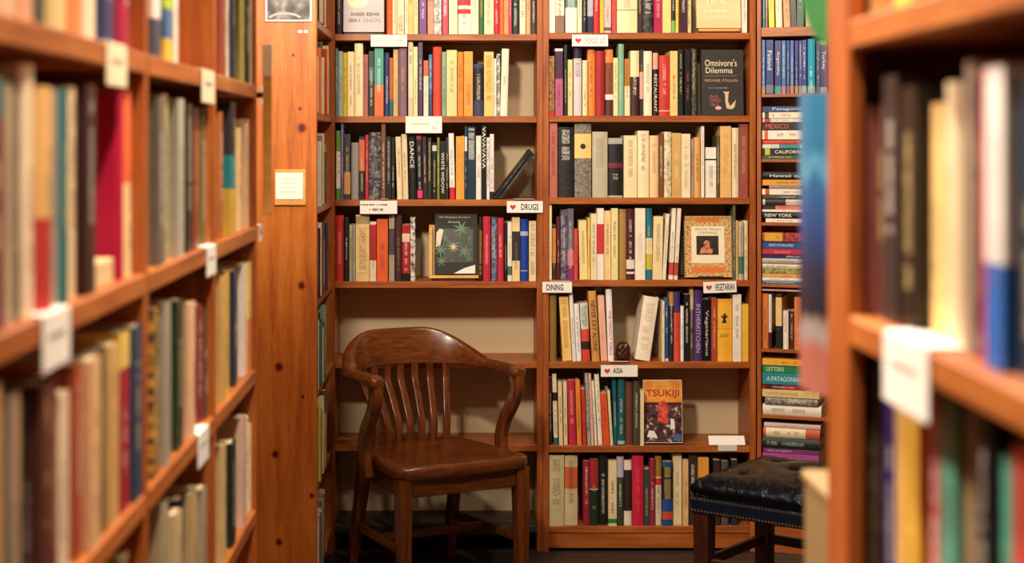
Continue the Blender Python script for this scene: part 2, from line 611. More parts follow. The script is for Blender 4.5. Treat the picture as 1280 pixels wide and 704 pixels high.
def upright_row(items, z, place, where, group, order='from left', depth=0.2, umin=-9e9, umax=9e9):
    """items: [(c_bottom, c_top, thickness, height, colour, opt)] along u; place(u, setback) -> Matrix of the frame at shelf height z"""
    prev = None
    n = 0
    fit = []
    for cb, ct, t, h, col, o in items:
        a = math.atan2(ct - cb, h)
        if abs(a) < 0.012: a = 0.0
        hw = t / 2 / math.cos(a)
        left_min = umin + 0.0006
        if prev:
            pcb, pa, phw, ph = prev
            hh = min(ph, h)
            left_min = max((pcb + phw + q * math.tan(pa)) - q * math.tan(a) for q in (0, hh)) + 0.0004
        if cb - hw < left_min:
            right = cb + hw
            t = max(0.006, t - (left_min - cb + hw) * math.cos(a))
            hw = t / 2 / math.cos(a)
            cb = max(right - hw, left_min + hw)
        prev = (cb, a, hw, h)
        fit.append([cb, a, t, h, col, o])
    over = prev[0] + prev[2] + max(0.0, math.sin(prev[1]) * prev[3]) - (umax - 0.0006)
    if over > 0:
        c0 = fit[0][0] - fit[0][2] / 2
        k = (umax - 0.0006 - c0) / (umax - 0.0006 + over - c0)
        for q in fit:
            q[0] = c0 + (q[0] - c0) * k
            q[2] *= k
    for cb, a, t, h, col, o in fit:
        n += 1
        sb = o.get('s', None)
        sb = sb / 1000 if sb is not None else 0.006 + rng.random() * 0.02
        d = min(depth - sb, max(0.10, h * rng.uniform(0.62, 0.70)))
        lift = t / 2 * math.sin(abs(a)) + 0.0003
        m = place(cb, sb) @ Matrix.Translation((0, 0, z + lift)) @ Matrix.Rotation(a, 4, 'Y')
        hard = o.get('k') or ('h' if rng.random() < 0.35 else 'p')
        o['k'] = hard
        cn = colour_name(col)
        if o['b'] and o['b'][0][1] - o['b'][0][0] > 0.25:
            c2 = colour_name(o['b'][0][2])
            if c2 != cn: cn = cn + ' and ' + c2
        kind = 'hardback' if hard == 'h' else 'paperback'
        lean = ' leaning' if abs(a) > 0.06 else ''
        sw = size_word(t, h)
        lab = ('%s%s %s %s, %s %s, %s' % (sw if sw != 'standard' else '', lean, cn, kind, ordinal(n), order, where)).strip()
        make_book(m, t, h, d, col, o, lab, group)
    return n


def front_place(u, sb):
    return Matrix.Translation((u, DB + sb, 0))


def back_row(ox, oy, sc, z, spec, where, group, zmax=9):
    s = F / (DB + 0.016)
    X = lambda p: (ox + p / sc - CX) / s
    items = []
    for x0, x1, top, col, o in parse(spec):
        h = EYE - (oy + top / sc - CY) / s - z
        if top < 0: h = 0.20 + rng.random() * 0.05
        t = (x1 - x0) / sc / s
        cb = ct = (X(x0) + X(x1)) / 2
        if 'xb' in o:
            b0, b1 = o['xb']
            cb = (X(b0) + X(b1)) / 2
            t = min(t, (b1 - b0) / sc / s)
            a = math.atan2(ct - cb, h)
            t *= math.cos(a)
            h = h / math.cos(a) - t * abs(math.tan(a))
        h = min(h, zmax - z - 0.004)
        items.append((cb, ct, t - 0.0006, h, col, o))
    return upright_row(items, z, front_place, where, group, umin=(XA0 if ox < 600 else XA1) + 0.0225, umax=(XA1 if ox < 600 else XB1) - 0.0235)


# ------------------------------------------------------------------ the room
def struct(name, me, mat):
    return tag(link(name, me, mat), kind='structure')


struct('floor', box_mesh(-2.4, 2.6, -1.2, 6.6, -0.06, 0, 0), W_FLOOR)
struct('ceiling', box_mesh(-2.4, 2.6, -1.2, 6.6, 3.25, 3.33, 0), M_CEIL)
struct('wall_back', box_mesh(-2.4, 2.6, 6.52, 6.6, 0, 3.25, 0), M_WALL)
struct('wall_left', box_mesh(-2.48, -2.4, -1.2, 6.6, 0, 3.25, 0), M_WALL)
struct('wall_right', box_mesh(2.6, 2.68, -1.2, 6.6, 0, 3.25, 0), M_WALL)
struct('wall_front', box_mesh(-2.4, 2.6, -1.28, -1.2, 0, 3.25, 0), M_WALL)

# ------------------------------------------------------------------ the two bookcases on the back wall
SB = F / DB
zpx = lambda y, D=DB: EYE - (y - CY) * D / F
xpx = lambda x, D=DB: (x - CX) * D / F
ZL = [zpx(y) for y in (42.6, 145.2, 249.6, 352.2, 452.5, 556.5, 658)]
ZR = [zpx(y) for y in (40.8, 144.6, 247.2, 350.3, 452.6, 557.8, 658.5)]
TH = 0.024
TOPZ = 2.35


def bookcase(name, label, x0, x1, zs, dep, plinth):
    root = empty(name, (x0, DB, 0))
    tag(root, label, 'bookcase')
    w = x1 - x0
    up = 0.022
    link('upright', box_mesh(0, up, 0, dep, 0, TOPZ), W_UP, root)
    link('upright', box_mesh(w - up, w, 0, dep, 0, TOPZ), W_UP, root)
    for z in list(zs) + [zs[0] + (zs[0] - zs[1])]:
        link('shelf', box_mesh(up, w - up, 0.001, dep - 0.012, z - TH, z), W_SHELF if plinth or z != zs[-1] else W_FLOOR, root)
    link('top_board', box_mesh(up, w - up, 0.001, dep - 0.012, TOPZ - TH, TOPZ), W_SHELF, root)
    link('back_panel', box_mesh(up, w - up, dep - 0.012, dep, 0.0, TOPZ, 0), M_BACK, root)
    if plinth:
        link('plinth', box_mesh(up, w - up, 0.006, 0.026, 0.012, zs[-1] - TH), W_SHELF, root)
    return root


XA0, XA1, XB1 = xpx(411), xpx(678.7), xpx(945)
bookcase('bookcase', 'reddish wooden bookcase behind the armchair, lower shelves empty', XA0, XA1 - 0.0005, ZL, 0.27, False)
bookcase('bookcase', 'reddish wooden bookcase between armchair and leather stool, seven shelves of books', XA1, XB1, ZR, 0.27, True)

BL = 'bookcase behind armchair'
BR = 'bookcase behind leather stool'
GL = 'books on the shelves behind the armchair'
GR = 'books in the middle bookcase by the leather stool'
c1 = 4.693
c2 = 4.741
L0 = '''48-82 -1 20202c; 345-378 -1 e2642c b=.9:1:d04028; 378-408 -1 f3d9a0; 408-448 -1 efd9b0 t=3a3a34 tr=.0:.35 tw=.35; 450-470 -1 f4e6cc; 470-503 -1 f0d080; 503-530 -1 e8cc92;
535-580 -1 6a2a78 t=d8b8d8; 585-622 -1 e58a60 b=.6:1:d85a6a; 622-668 -1 d8d4d0 m=8a8484; 672-706 -1 d0364f t=f8e8e8 tw=.3; 710-762 -1 f6e0b8 nt; 765-838 -1 f4e8d8 b=.34:.42:d83c40 b=.48:.58:d83c40; 838-886 -1 f2e0bc t=8a8070;
888-916 -1 3c6a3a; 918-975 -1 f4ddb0; 975-1008 -1 c8283a; 1008-1035 -1 e07038; 1035-1062 -1 e09858; 1062-1080 -1 c42a5c; 1080-1125 -1 2a3a38; 1127-1162 -1 f2e2c0 t=201c1c tw=.3; 1165-1192 -1 e8a878; 1195-1225 -1 45403e t=e8e0d8'''
L1 = '''44-58 285 6f7f80; 58-84 300 a8c0b8; 84-112 308 d8b830 t=7a6a20; 113-153 303 f0d898 t=5a3060; 155-205 255 f2dcae; 205-235 320 b06a68; 238-270 300 22262a b=.55:.75:4a6a6a; 272-327 285 e8703a b=.46:1:3f9a88 t=d8e8d0;
330-360 308 34406a; 360-382 340 c86a3a b=0:.28:2a6a78; 382-412 285 d8b070; 414-462 285 8a6878; 470-499 240 f2e0bc t=1e1a1a tr=.65:.95 tw=.35 b=0:.25:e8c8b0; 500-526 275 e4dfa0; 528-556 245 4a2a58 t=e0d0e0;
560-589 355 f0e2c4 b=.72:1:e0603a; 590-612 320 2a6a98 b=0:.4:34406a; 615-666 275 d84a34 t=c03a2a; 668-693 305 80a890; 695-757 295 f2d290; 760-795 305 e88a38; 797-850 303 eea040 t=3a3050 tr=.15:.5 tw=.3;
853-913 375 3a3f5e b=.3:.92:1c1c2c t=d8c8a0; 915-972 305 f0c870 t=4a3020 tr=.25:.95 tw=.35; 973-988 345 f0ece0; 988-1010 315 5a6660 m=dcdcd4; 1012-1068 285 f2e8d2 xb=1006:1052 t=3a3430 tr=.45:.6'''
L2 = '''48-75 110 ece8d8 b=.7:1:6aa040 b=0:.16:5a9a3a; 76-92 60 6a5a88; 93-132 130 3c3438 b=.08:.42:c08a4c; 137-180 180 8c8782 nt; 182-216 145 241c1e b=.45:.95:c8643c; 218-238 135 b02a38; 239-312 120 3a3236 m=8a8486 nt; 312-338 70 7a5040;
340-371 145 1e1c1c t=c8c4bc; 372-391 150 242222; 392-430 145 eed8ac xb=405:438; 427-466 130 ecd6aa xb=440:472; 467-514 145 16161a xb=476:520 t=e8e4dc tw=.33 T=DANCE_ Tr=.5:.92; 516-548 130 1a1618 b=.02:.14:e03a70 b=.92:1:b02850 xb=524:556 t=d8d0c8; 550-578 130 3a2038 xb=558:584; 580-608 150 2c2c1c; 610-638 180 171615 b=.85:.95:d8d4cc; 640-655 150 7c8434;
656-690 170 141414 T=WHITE_WIDOW Tr=.1:.8 t=f0ece0; 690-706 150 24301e; 700-744 125 f0ece4 b=0:.18:c8283c xb=714:746; 745-782 143 eaa23e xb=750:784 t=b06a20; 783-800 140 e8a848; 801-816 85 1e3a52 b=.66:.86:ece4dc; 817-866 88 14343e t=f0f0ec tr=.55:.98 tw=.4; 868-899 140 eee8dc; 900-929 80 141416 T=VAVAVAVA Tr=.42:.98 Th=.7;
930-948 150 ece6dc t=1c1a1a tw=.35 tr=.2:.95; 949-974 130 e6dad4 b=0:.12:1a1c22'''
L3 = '''42-92 138 c6302c t=e0a89a; 95-122 150 1a1818; 124-144 195 b4a68c; 145-162 195 988c7c; 163-243 135 e0c080 b=.86:.98:a88c5c t=7a5a30 tr=.1:.85 tw=.3 k=h; 245-283 175 e4d2b4 b=.35:.95:b02a2c; 285-352 160 e0602c t=7a3060 tr=.2:.6; 357-390 140 a89c88 b=.4:.8:4a4a4c; 392-434 138 4a2420 t=8a6a58;
435-482 195 a82028 b=0:.14:1a1214 b=.7:.85:e8c8a0; 484-512 150 ece6da m=2a2626; 886-907 150 1a1614 t=c8a850 tw=.4 tr=.1:.8; 910-955 145 c0283c t=e8a0a0; 960-992 150 3a5078 m=9098a8; 995-1032 155 c0283c t=f0d0d0; 1035-1053 180 1c1a1a; 1055-1081 175 ece4d4 b=.1:.25:4a6a50; 1082-1128 150 e8ce98 b=.32:.78:3a3028; 1130-1176 160 1c3c9c b=.16:.17:c0c8e0 b=.73:.8:a8b4d8 nt; 1181-1224 172 e8d2a4 t=6a6050 tr=.1:.95 tw=.35'''
n = back_row(410, 0, c1, ZL[0], L0, 'top shelf, ' + BL, GL)
back_row(410, 0, c1, ZL[1], L1, 'second shelf down, ' + BL, GL, ZL[0] - TH)
back_row(410, 140, c1, ZL[2], L2, 'third shelf down, ' + BL, GL, ZL[1] - TH)
back_row(410, 240, c1, ZL[3], L3, 'fourth shelf down, ' + BL, GL, ZL[2] - TH)

R0 = '''52-89 -1 f2e8d4 nt; 90-143 -1 f0dcc4 b=0:.28:8a6a58; 148-216 -1 f2e6d8 b=.46:1:4a7876 t=e8e0d8 tr=.4:.9 tw=.35; 218-246 -1 eadcbc; 247-277 -1 1c2030; 278-312 -1 202a48 b=.25:.9:a8b0c4; 314-350 -1 c82a34; 352-377 -1 e8c440; 378-418 -1 d4bcb4 b=.04:.1:5a5458; 420-447 -1 d44444; 450-570 -1 f2dcac b=.36:.37:4a4030 t=8a7a58 k=h tr=.4:.9; 573-602 -1 3c2a22;
603-663 -1 221e1e m=5a5450 t=ece8e0 tr=.35:.9 tw=.3; 667-718 -1 b01f4a t=e8b0c0; 718-770 -1 f0d488 nt; 772-796 -1 2a2424 b=0:.2:7ab050; 797-815 -1 e8cc50; 817-862 -1 422030; 863-890 -1 f0d898; 1188-1218 -1 f0e6d6'''
R1 = '''52-85 330 a87840 m=4a3424 b=0:.06:c03028; 88-135 285 b85a80 b=.55:.96:4a2444 b=.96:1:ecdcdc; 140-158 265 20302e; 163-192 350 ecd490; 197-243 280 dccfd4 b=.84:1:2c1c30 t=5a5080 tr=.5:.85 tw=.32; 248-278 355 e6dca8; 280-324 290 e88a3a; 325-377 300 a6242c k=h t=781820; 380-428 290 e08a48 b=.32:.8:8a4a30 b=.24:.32:f0e8dc b=0:.24:5a2c30 xb=382:430;
430-458 340 f0e0a8; 460-493 258 82b08e t=a8ccb0; 497-530 345 f0dcb4 b=.52:1:b87c30; 531-583 298 40201c b=.6:1:f0dca8; 585-605 290 3a2c2e b=.25:.66:dcaaa0; 607-658 300 f4e6ca; 665-694 310 171414 b=.74:1:e8a888 T=RESTAURANT Tr=.06:.66 Th=.6; 700-762 325 c0342c t=f0b0a0 tr=.35:.9 b=.07:.09:e8b0a0; 763-808 300 f0ca82; 810-838 290 1c2820; 846-884 290 1a1616 t=b84a50; 890-920 285 2c302a m=707068'''
R2 = '''55-103 58 b8685a; 105-201 90 171717 t=e8e4dc tr=.5:.96 k=h tw=.28 m=2c2a2a; 205-305 68 8c8478 m=5a5046 b=.53:.86:ecc878 k=h nt; 310-400 118 bcb49c t=8a8068 k=h tr=.4:.9 tw=.3; 403-491 155 181818 b=.9:1:b0aca4 b=.5:.58:7a2030 b=0:.03:b8b4ac k=h tr=.3:.4; 497-577 140 f2dcae t=7a6a40; 580-647 112 f4e0b8 t=4a3c30 tr=.4:.95; 650-702 140 ecca94 t=8a6a40; 703-733 130 7a4a2a;
735-778 118 e8dcb8 m=b4a680; 780-835 125 d0a866 t=f0d8a0 tr=.3:.7; 836-890 130 efdcb0 t=9a8048; 892-913 160 b4a0a8; 915-953 150 dca452; 957-976 85 f0e8d8; 983-1046 210 f0e6d4 t=3a3430 b=.74:.77:1c1a1a k=p; 1048-1064 140 54482c; 1066-1132 85 e4b672 t=c08848; 1134-1179 95 ecd8b0 t=4a4238; 1182-1235 55 985048'''
R3 = '''52-70 75 f0d8a4; 72-96 200 3c2c20 b=.3:.95:c88040; 98-121 150 541820 t=d8a8a0; 122-160 105 4a4458 m=8c869c; 161-200 100 6a6074 b=0:.2:8a3468 b=.2:.42:d07a90; 202-226 220 d04a40; 229-278 170 f0d898 xb=236:284; 279-298 155 e8c850; 300-336 130 ecdab0; 337-378 97 f2e8dc b=.36:.78:d03a40 nt; 379-420 112 ecca92; 421-461 97 ece0a0; 462-513 103 b08848 k=h nt; 514-560 100 4a1820 k=h b=.15:.28:e8dcd4 b=.08:.11:e8dcd4;
563-624 97 f4e8d0 t=d0c4a8; 626-667 97 1f7088 b=.14:.36:c8b840 b=.36:.58:e8d8b0; 669-732 145 f0d8a4 xb=664:724; 745-770 130 efe4cc xb=724:746; 783-810 97 f0e4d0 xb=764:789 b=.06:.24:c0504c; 813-838 97 f0e2cc xb=792:814 b=.06:.24:c0504c; 1142-1158 75 5a5a44; 1159-1174 170 d8b060; 1176-1205 175 b8b0a4 b=.1:.4:3c7468; 1207-1234 172 ecd8a4'''
R4 = '''55-97 100 8a6a30 nt; 112-168 120 f0c878 xb=135:190 t=b06028 tw=.3 tr=.2:.95; 170-195 105 ece6e0 xb=192:215; 200-232 165 f0ece6 xb=217:248; 235-283 160 d4d4c8 xb=252:298 b=.0:.2:d84838 b=.2:.34:2c2020 b=.34:.55:dc4a3c t=4a5850 tw=.4 tr=.6:.95; 284-330 87 d49850 xb=306:356 T=NEVER_EAT_ALONE t=3a1c14 Tr=.14:.86 k=h; 338-383 118 eeb898 xb=362:402 t=d09078; 387-430 78 f4ecec xb=405:440 T=THE_PERFECT_TABLE t=c05070 Tr=.08:.7 Th=.45;
612-712 118 f4e6d0 xb=562:652 k=h t=d8a880 tr=.15:.9 tw=.3; 722-738 150 ecd8b0; 740-764 135 2a5a90 b=.0:.04:e8e4e0 t=d8e0e8; 766-792 95 24202a b=.8:1:b88038; 793-830 95 d84a3a b=.7:1:3c2a68; 833-852 180 f2ece4; 854-887 110 1c1a20 t=e0dcd4; 889-912 70 58402c b=.7:1:c8a878; 915-965 85 4a2e68 T=INTHERKITCHEN t=c0b0d0 Tr=.12:.8 Th=.5; 968-1012 140 141414 T=Vegetariano t=d8d4cc Tr=.08:.82 Th=.55; 1015-1046 130 b04a3a; 1047-1138 137 f0b030 k=h b=.52:.525:5a3a10 t=5a3a10 tr=.38:.45 tw=.36; 1141-1192 110 f0e4d4; 1194-1237 170 e8ba40 nt'''
R5 = '''52-70 105 48202c; 72-97 85 ecd8b0 b=.62:.74:1c1818 b=0:.1:2a6a70 xb=80:108; 99-134 130 ecd6a0 xb=112:136; 135-158 130 e8d0a0 xb=138:166; 160-204 122 c02a48 xb=168:216; 206-236 122 e88a3c xb=218:246; 240-262 170 d0402c xb=250:274; 263-284 80 c0b8b4 xb=278:298 m=8a8484; 285-300 80 ecc0a8 xb=300:318; 302-318 125 f0e4cc xb=320:338; 320-346 85 f0e8d8 xb=340:370; 352-390 195 e0582c xb=372:410; 394-410 180 ecd8ac xb=412:430;
420-450 105 1a5a60 xb=432:456; 452-497 105 1a5a60 k=h b=.02:.07:a8c0c0; 500-544 130 6a4030 k=h nt; 546-583 125 4a4038 k=h; 586-608 178 ecd8b0 nt s=0'''
R6 = '''40-107 68 d8c898 t=7a6a48 tr=.3:.95 tw=.3 k=h; 109-168 70 dcc8a0 b=.52:.83:dc6a3c k=h; 192-221 95 9c2434 k=h; 222-260 85 1c3424 b=.55:1:a82c38 b=.53:.55:d8b8a0; 263-300 65 181818 k=h; 303-341 93 ecd8ac b=.04:.11:2a8a3a; 342-372 75 3a4434 b=.7:1:bcb4c8; 374-408 92 ece0d0 b=.22:.85:2c201c; 409-459 70 c82040 k=h t=e84860; 461-487 130 3c4844; 488-511 85 98283c; 513-541 75 e0d0b0 b=.7:1:a07828 b=.58:.68:c83030; 543-590 97 1e4a84 b=.42:.92:1c1c24 t=d8b860 tw=.36 tr=.42:.92 b=.1:.22:c84a3c k=h;
592-632 65 e4d0a4 t=8a7a58; 634-659 90 dcb47c; 661-700 65 40302c; 702-750 80 e09a38; 770-800 90 3a2a28; 806-840 95 54483c; 850-878 90 2a3040'''
back_row(675, 0, c1, ZR[0], R0, 'top shelf, ' + BR, GR)
back_row(675, 0, c1, ZR[1], R1, 'second shelf down, ' + BR, GR, ZR[0] - TH)
back_row(675, 140, c2, ZR[2], R2, 'third shelf down, ' + BR, GR, ZR[1] - TH)
back_row(675, 240, c2, ZR[3], R3, 'fourth shelf down, ' + BR, GR, ZR[2] - TH)
back_row(675, 345, c2, ZR[4], R4, 'fifth shelf down, ' + BR, GR, ZR[3] - TH)
back_row(675, 450, c1, ZR[5], R5, 'sixth shelf down, ' + BR, GR, ZR[4] - TH)
back_row(675, 550, 3.556, ZR[6], R6, 'lowest shelf, ' + BR, GR, ZR[5] - TH)

# two dark books slumped against the right upright, third shelf behind the chair
def slumped(col, xb, deg, h, t, lab):
    a = R(deg)
    m = Matrix.Translation((xb, DB + 0.02, ZL[2] + 0.0004)) @ Matrix.Rotation(a, 4, 'Y') @ Matrix.Translation((-t / 2, 0, 0))
    make_book(m, t, h, 0.15, col, {'b': [], 'k': 'p', 't': '8a8680', 'tr': (.2, .8)}, lab, GL)


slumped('2a2726', xpx(410 + 1018 / c1), 37, 0.208, 0.013, 'charcoal paperback slumped at an angle, outer of two, third shelf behind armchair')
slumped('1e1b1a', xpx(410 + 1018 / c1) - 0.0185, 37, 0.222, 0.014, 'black paperback slumped at an angle, inner of two, third shelf behind armchair')

# ------------------------------------------------------------------ face-out display books
def faceout(px0, px1, py0, z, D, t, col, label, group, tilt=8, lift=0.0, hard='p', name=None):
    w = (px1 - px0) * D / F
    h = (EYE - (py0 - CY) * D / F - z - lift - t * math.sin(R(tilt))) / math.cos(R(tilt))
    m = Matrix.Translation((xpx(px0, D), D, z + lift + t * math.sin(R(tilt)) + 0.0003)) @ Matrix.Rotation(-R(tilt), 4, 'X') @ Matrix.Translation((0, t / 2, 0)) @ Matrix.Rotation(R(-90), 4, 'Z')
    root, cov = make_book(m, t, h, w, col, {'b': [], 'k': hard, 'nt': 1, 'gl': 0.6}, label, group, name or 'display_book')
    return root, w, h, t


def on_cover(root, t, name, me, mat, u, v, k=0):
    """lay a flat print on the front cover: u, v from the cover's lower left corner"""
    me.transform(frame((0, 1, 0), (0, 0, 1), (t / 2 + 0.0001 + 0.0005 * k, u, v)))
    return link(name, me, mat, root)


def rect(w, h): return poly_mesh([(-w / 2, -h / 2), (w / 2, -h / 2), (w / 2, h / 2), (-w / 2, h / 2)])


def blob_mat(name, cols, scale=40, detail=2, seed=0.0):
    m, nt, b = new_mat(name)
    tc = nt.nodes.new('ShaderNodeTexCoord')
    mp = nt.nodes.new('ShaderNodeMapping'); mp.inputs['Location'].default_value = (seed, seed, seed)
    no = nt.nodes.new('ShaderNodeTexNoise'); no.inputs['Scale'].default_value = scale; no.inputs['Detail'].default_value = detail
    cr = nt.nodes.new('ShaderNodeValToRGB')
    els = cr.color_ramp.elements
    n = len(cols)
    els[0].position = 0.32; els[0].color = (*lin(cols[0]), 1)
    els[1].position = 0.68; els[1].color = (*lin(cols[-1]), 1)
    for i, c in enumerate(cols[1:-1], 1):
        e = els.new(0.32 + 0.36 * i / (n - 1)); e.color = (*lin(c), 1)
    nt.links.new(tc.outputs['Object'], mp.inputs[0]); nt.links.new(mp.outputs[0], no.inputs['Vector'])
    nt.links.new(no.outputs['Fac'], cr.inputs['Fac']); nt.links.new(cr.outputs['Color'], b.inputs['Base Color'])
    b.inputs['Roughness'].default_value = 0.35
    return m


def stroke_line(n, w, h, seed):
    """one line of illegible small print as separate little strokes joined into one lettering part"""
    r = random.Random(seed)
    parts = []
    x = -w / 2
    while x < w / 2 - h * 0.4:
        ww = h * r.uniform(0.25, 0.7)
        if r.random() > 0.14:
            me = rect(ww * 0.8, h * r.uniform(0.55, 1.0))
            parts.append((me, Matrix.Translation((x + ww / 2, 0, 0))))
        x += ww
    return join_meshes(parts)


# pale cover on the top shelf behind the chair
r_, w_, h_, t_ = faceout(429, 480, -32, ZL[0], DB + 0.03, 0.018, 'd8cccc', 'pale lilac book shown cover out, top shelf behind armchair', GL, tilt=5, lift=0.008)
on_cover(r_, t_, 'cover_art', poly_mesh([(0.03 * math.cos(a) * 1.3, 0.022 * math.sin(a)) for a in [R(20 * k) for k in range(18)]]), blob_mat('golden_fruit_print', ['e8b858', 'f0d090', 'f4e0b0'], 60), w_ * 0.36, h_ * 0.52)
on_cover(r_, t_, 'lettering', stroke_line(8, w_ * 0.74, 0.016, 3), M_GREY, w_ * 0.55, h_ * 0.31)
on_cover(r_, t_, 'title', text_mesh('UNION', w=w_ * 0.42, h=0.014), M_GREY, w_ * 0.70, h_ * 0.20)
on_cover(r_, t_, 'lettering', stroke_line(8, w_ * 0.30, 0.013, 5), M_GREY, w_ * 0.28, h_ * 0.20)
link('book_rest', box_mesh(0.004, w_ - 0.004, -0.004, 0.03, 0, 0.006, 0.001), M_BLACKP, None, (xpx(429, DB + .03), DB + 0.03, ZL[0] + 0.0002))
tag(bpy.context.scene.objects['book_rest'], 'low black rest under pale lilac display book', 'book stand')

# TIME cover, on a tan wooden rest
D_ = DB + 0.035
r_, w_, h_, t_ = faceout(871, 926, -48, ZR[0], D_, 0.02, 'ecc898', 'tan book titled TIME shown cover out, top shelf, middle bookcase', GR, tilt=7, lift=0.017)
on_cover(r_, t_, 'title', text_mesh('TIME', w=w_ * 0.5, h=0.034), plain('print_pale', 'f8ead0', 0.5), w_ * 0.44, h_ * 0.44)
on_cover(r_, t_, 'lettering', stroke_line(8, w_ * 0.55, 0.008, 11), plain('print_pale', 'f8ead0', 0.5), w_ * 0.46, h_ * 0.26)
on_cover(r_, t_, 'lettering', text_mesh('Chaplin', w=w_ * 0.55, h=0.012), plain('print_pale', 'f8ead0', 0.5), w_ * 0.5, h_ * 0.16)
st = empty('book_stand', (xpx(871, D_), D_, ZR[0]))
tag(st, 'small tan wooden stand under the TIME book', 'book stand')
link('ledge', box_mesh(0.006, w_ - 0.004, -0.012, 0.034, 0.006, 0.0165), W_TAN, st)
link('foot', box_mesh(0.012, w_ - 0.012, 0.0, 0.03, 0.0003, 0.0059, 0.001), W_STOOL, st)

# the dark cover with food
r_, w_, h_, t_ = faceout(877, 929.5, 62, ZR[1], DB + 0.03, 0.03, '2e2a28', "dark book with white lettering, Omnivore's Dilemma, shown cover out", GR, tilt=4)
on_cover(r_, t_, 'title', text_mesh("Omnivore's", w=w_ * 0.76, h=0.026), M_CREAM, w_ * 0.47, h_ * 0.80)
on_cover(r_, t_, 'title', text_mesh('Dilemma', w=w_ * 0.64, h=0.022), M_CREAM, w_ * 0.43, h_ * 0.685)
on_cover(r_, t_, 'rule', rect(w_ * 0.76, 0.0014), M_GREY, w_ * 0.46, h_ * 0.60)
on_cover(r_, t_, 'lettering', text_mesh('MICHAEL POLLAN', w=w_ * 0.78, h=0.010), plain('print_gold', 'c89a70', 0.5), w_ * 0.47, h_ * 0.53)
on_cover(r_, t_, 'lettering', stroke_line(9, w_ * 0.5, 0.004, 21), M_GREY, w_ * 0.42, h_ * 0.415)
on_cover(r_, t_, 'cover_art', poly_mesh([(0.030 * math.cos(R(a)) * (0.8 + 0.25 * math.sin(3.1 * a)), 0.026 * math.sin(R(a)) * (0.85 + 0.2 * math.cos(2.3 * a))) for a in range(0, 360, 20)]), blob_mat('dark_berry_print', ['3a2024', '6a3a44', '94606a'], 120), w_ * 0.32, h_ * 0.22)
on_cover(r_, t_, 'cover_art', poly_mesh([(-.016, .036), (.008, .036), (.004, .030), (.002, .0), (.010, -.018), (.030, .004), (.032, .010), (.026, -.022), (.014, -.030), (-.004, -.026), (-.008, .0), (-.009, .028)][::-1]), plain('pale_stalk_print', 'd8b888', 0.4), w_ * 0.62, h_ * 0.21)
on_cover(r_, t_, 'cover_art', poly_mesh([(0.012 * math.cos(R(a)), 0.007 * math.sin(R(a))) for a in range(0, 360, 30)]), plain('pink_print', 'e0a890', 0.4), w_ * 0.40, h_ * 0.11)

# green and black cover on a tan stand, fourth shelf behind chair
D_ = DB + 0.03
st = empty('book_stand', (xpx(536, D_), D_, ZL[3]))
tag(st, 'tan wooden stand holding the green and black plant book', 'book stand')
wst = (598.5 - 536) * D_ / F
tl = Matrix.Rotation(R(-9), 4, 'X')
bk = box_mesh(0, wst, 0.026, 0.034, 0.012, 0.213, 0.001); bk.transform(tl)
link('back_board', bk, W_TAN, st)
lg = box_mesh(0, wst, 0.002, 0.0255, 0.010, 0.0215, 0.001); lg.transform(tl)
link('ledge', lg, W_TAN, st)
ft = box_mesh(0.012, wst - 0.012, 0.012, 0.07, 0.0003, 0.0085, 0.001)
link('foot', ft, W_STOOL, st)
sd = box_mesh(0, 0.013, 0.004, 0.0255, 0.0225, 0.203, 0.001); sd.transform(tl)
link('side_strip', sd, W_TAN, st)
r_, w_, h_, t_ = faceout(543.2, 596.5, 268, ZL[3], D_ + 0.003, 0.016, '1c1f18', 'green and black plant book shown cover out on tan stand, fourth shelf', GL, tilt=9, lift=0.0222)
on_cover(r_, t_, 'cover_art', poly_mesh([(-.058, -.05), (.055, -.05), (.055, .075), (-.058, .075)]), blob_mat('dark_leaf_print', ['10140e', '1c2018', '1a2416', '3a5a34'], 35), w_ * 0.37 + 0.03, h_ * 0.42)
on_cover(r_, t_, 'cover_art', poly_mesh([(-.04, -.02), (.04, -.02), (.04, .012), (.0, .0)]), plain('painted_glare', 'eee8dc', 0.3), w_ * 0.70, h_ * 0.10, 1)  # glare on the glossy cover, painted as a white patch
on_cover(r_, t_, 'cover_art', poly_mesh([(-.014, -.035), (.002, -.03), (.014, .03), (.0, .035), (-.012, .02)]), plain('pale_bud_print', 'd8ccb0', 0.3), w_ * 0.12, h_ * 0.60, 1)


def leaf(n, L, seed):
    pts = []
    for k in range(n):
        a = R(360 / n * k + seed)
        b = R(360 / n * (k + 0.5) + seed)
        pts += [(L * math.cos(a), L * math.sin(a)), (L * 0.28 * math.cos(b), L * 0.28 * math.sin(b))]
    return poly_mesh(pts)


on_cover(r_, t_, 'cover_art', leaf(9, 0.022, 8), plain('bud_print', 'c8b878', 0.4), w_ * 0.44, h_ * 0.45, 1)
for q, (a, b, l, s) in enumerate(((0.62, 0.76, .036, 5), (0.16, 0.22, .026, 40), (0.14, 0.40, .03, 12), (0.75, 0.38, .03, 70))):
    on_cover(r_, t_, 'cover_art', leaf(7, l, s), plain('leaf_green_print', '4a6e44', 0.4), w_ * min(a, .7), h_ * b, 2)
on_cover(r_, t_, 'title', text_mesh("The Marijuana Grower's", w=w_ * 0.74, h=0.009), M_CREAM, w_ * 0.47, h_ * 0.94, 3)
on_cover(r_, t_, 'title', text_mesh('Botany', w=w_ * 0.26, h=0.009), M_CREAM, w_ * 0.46, h_ * 0.86, 3)

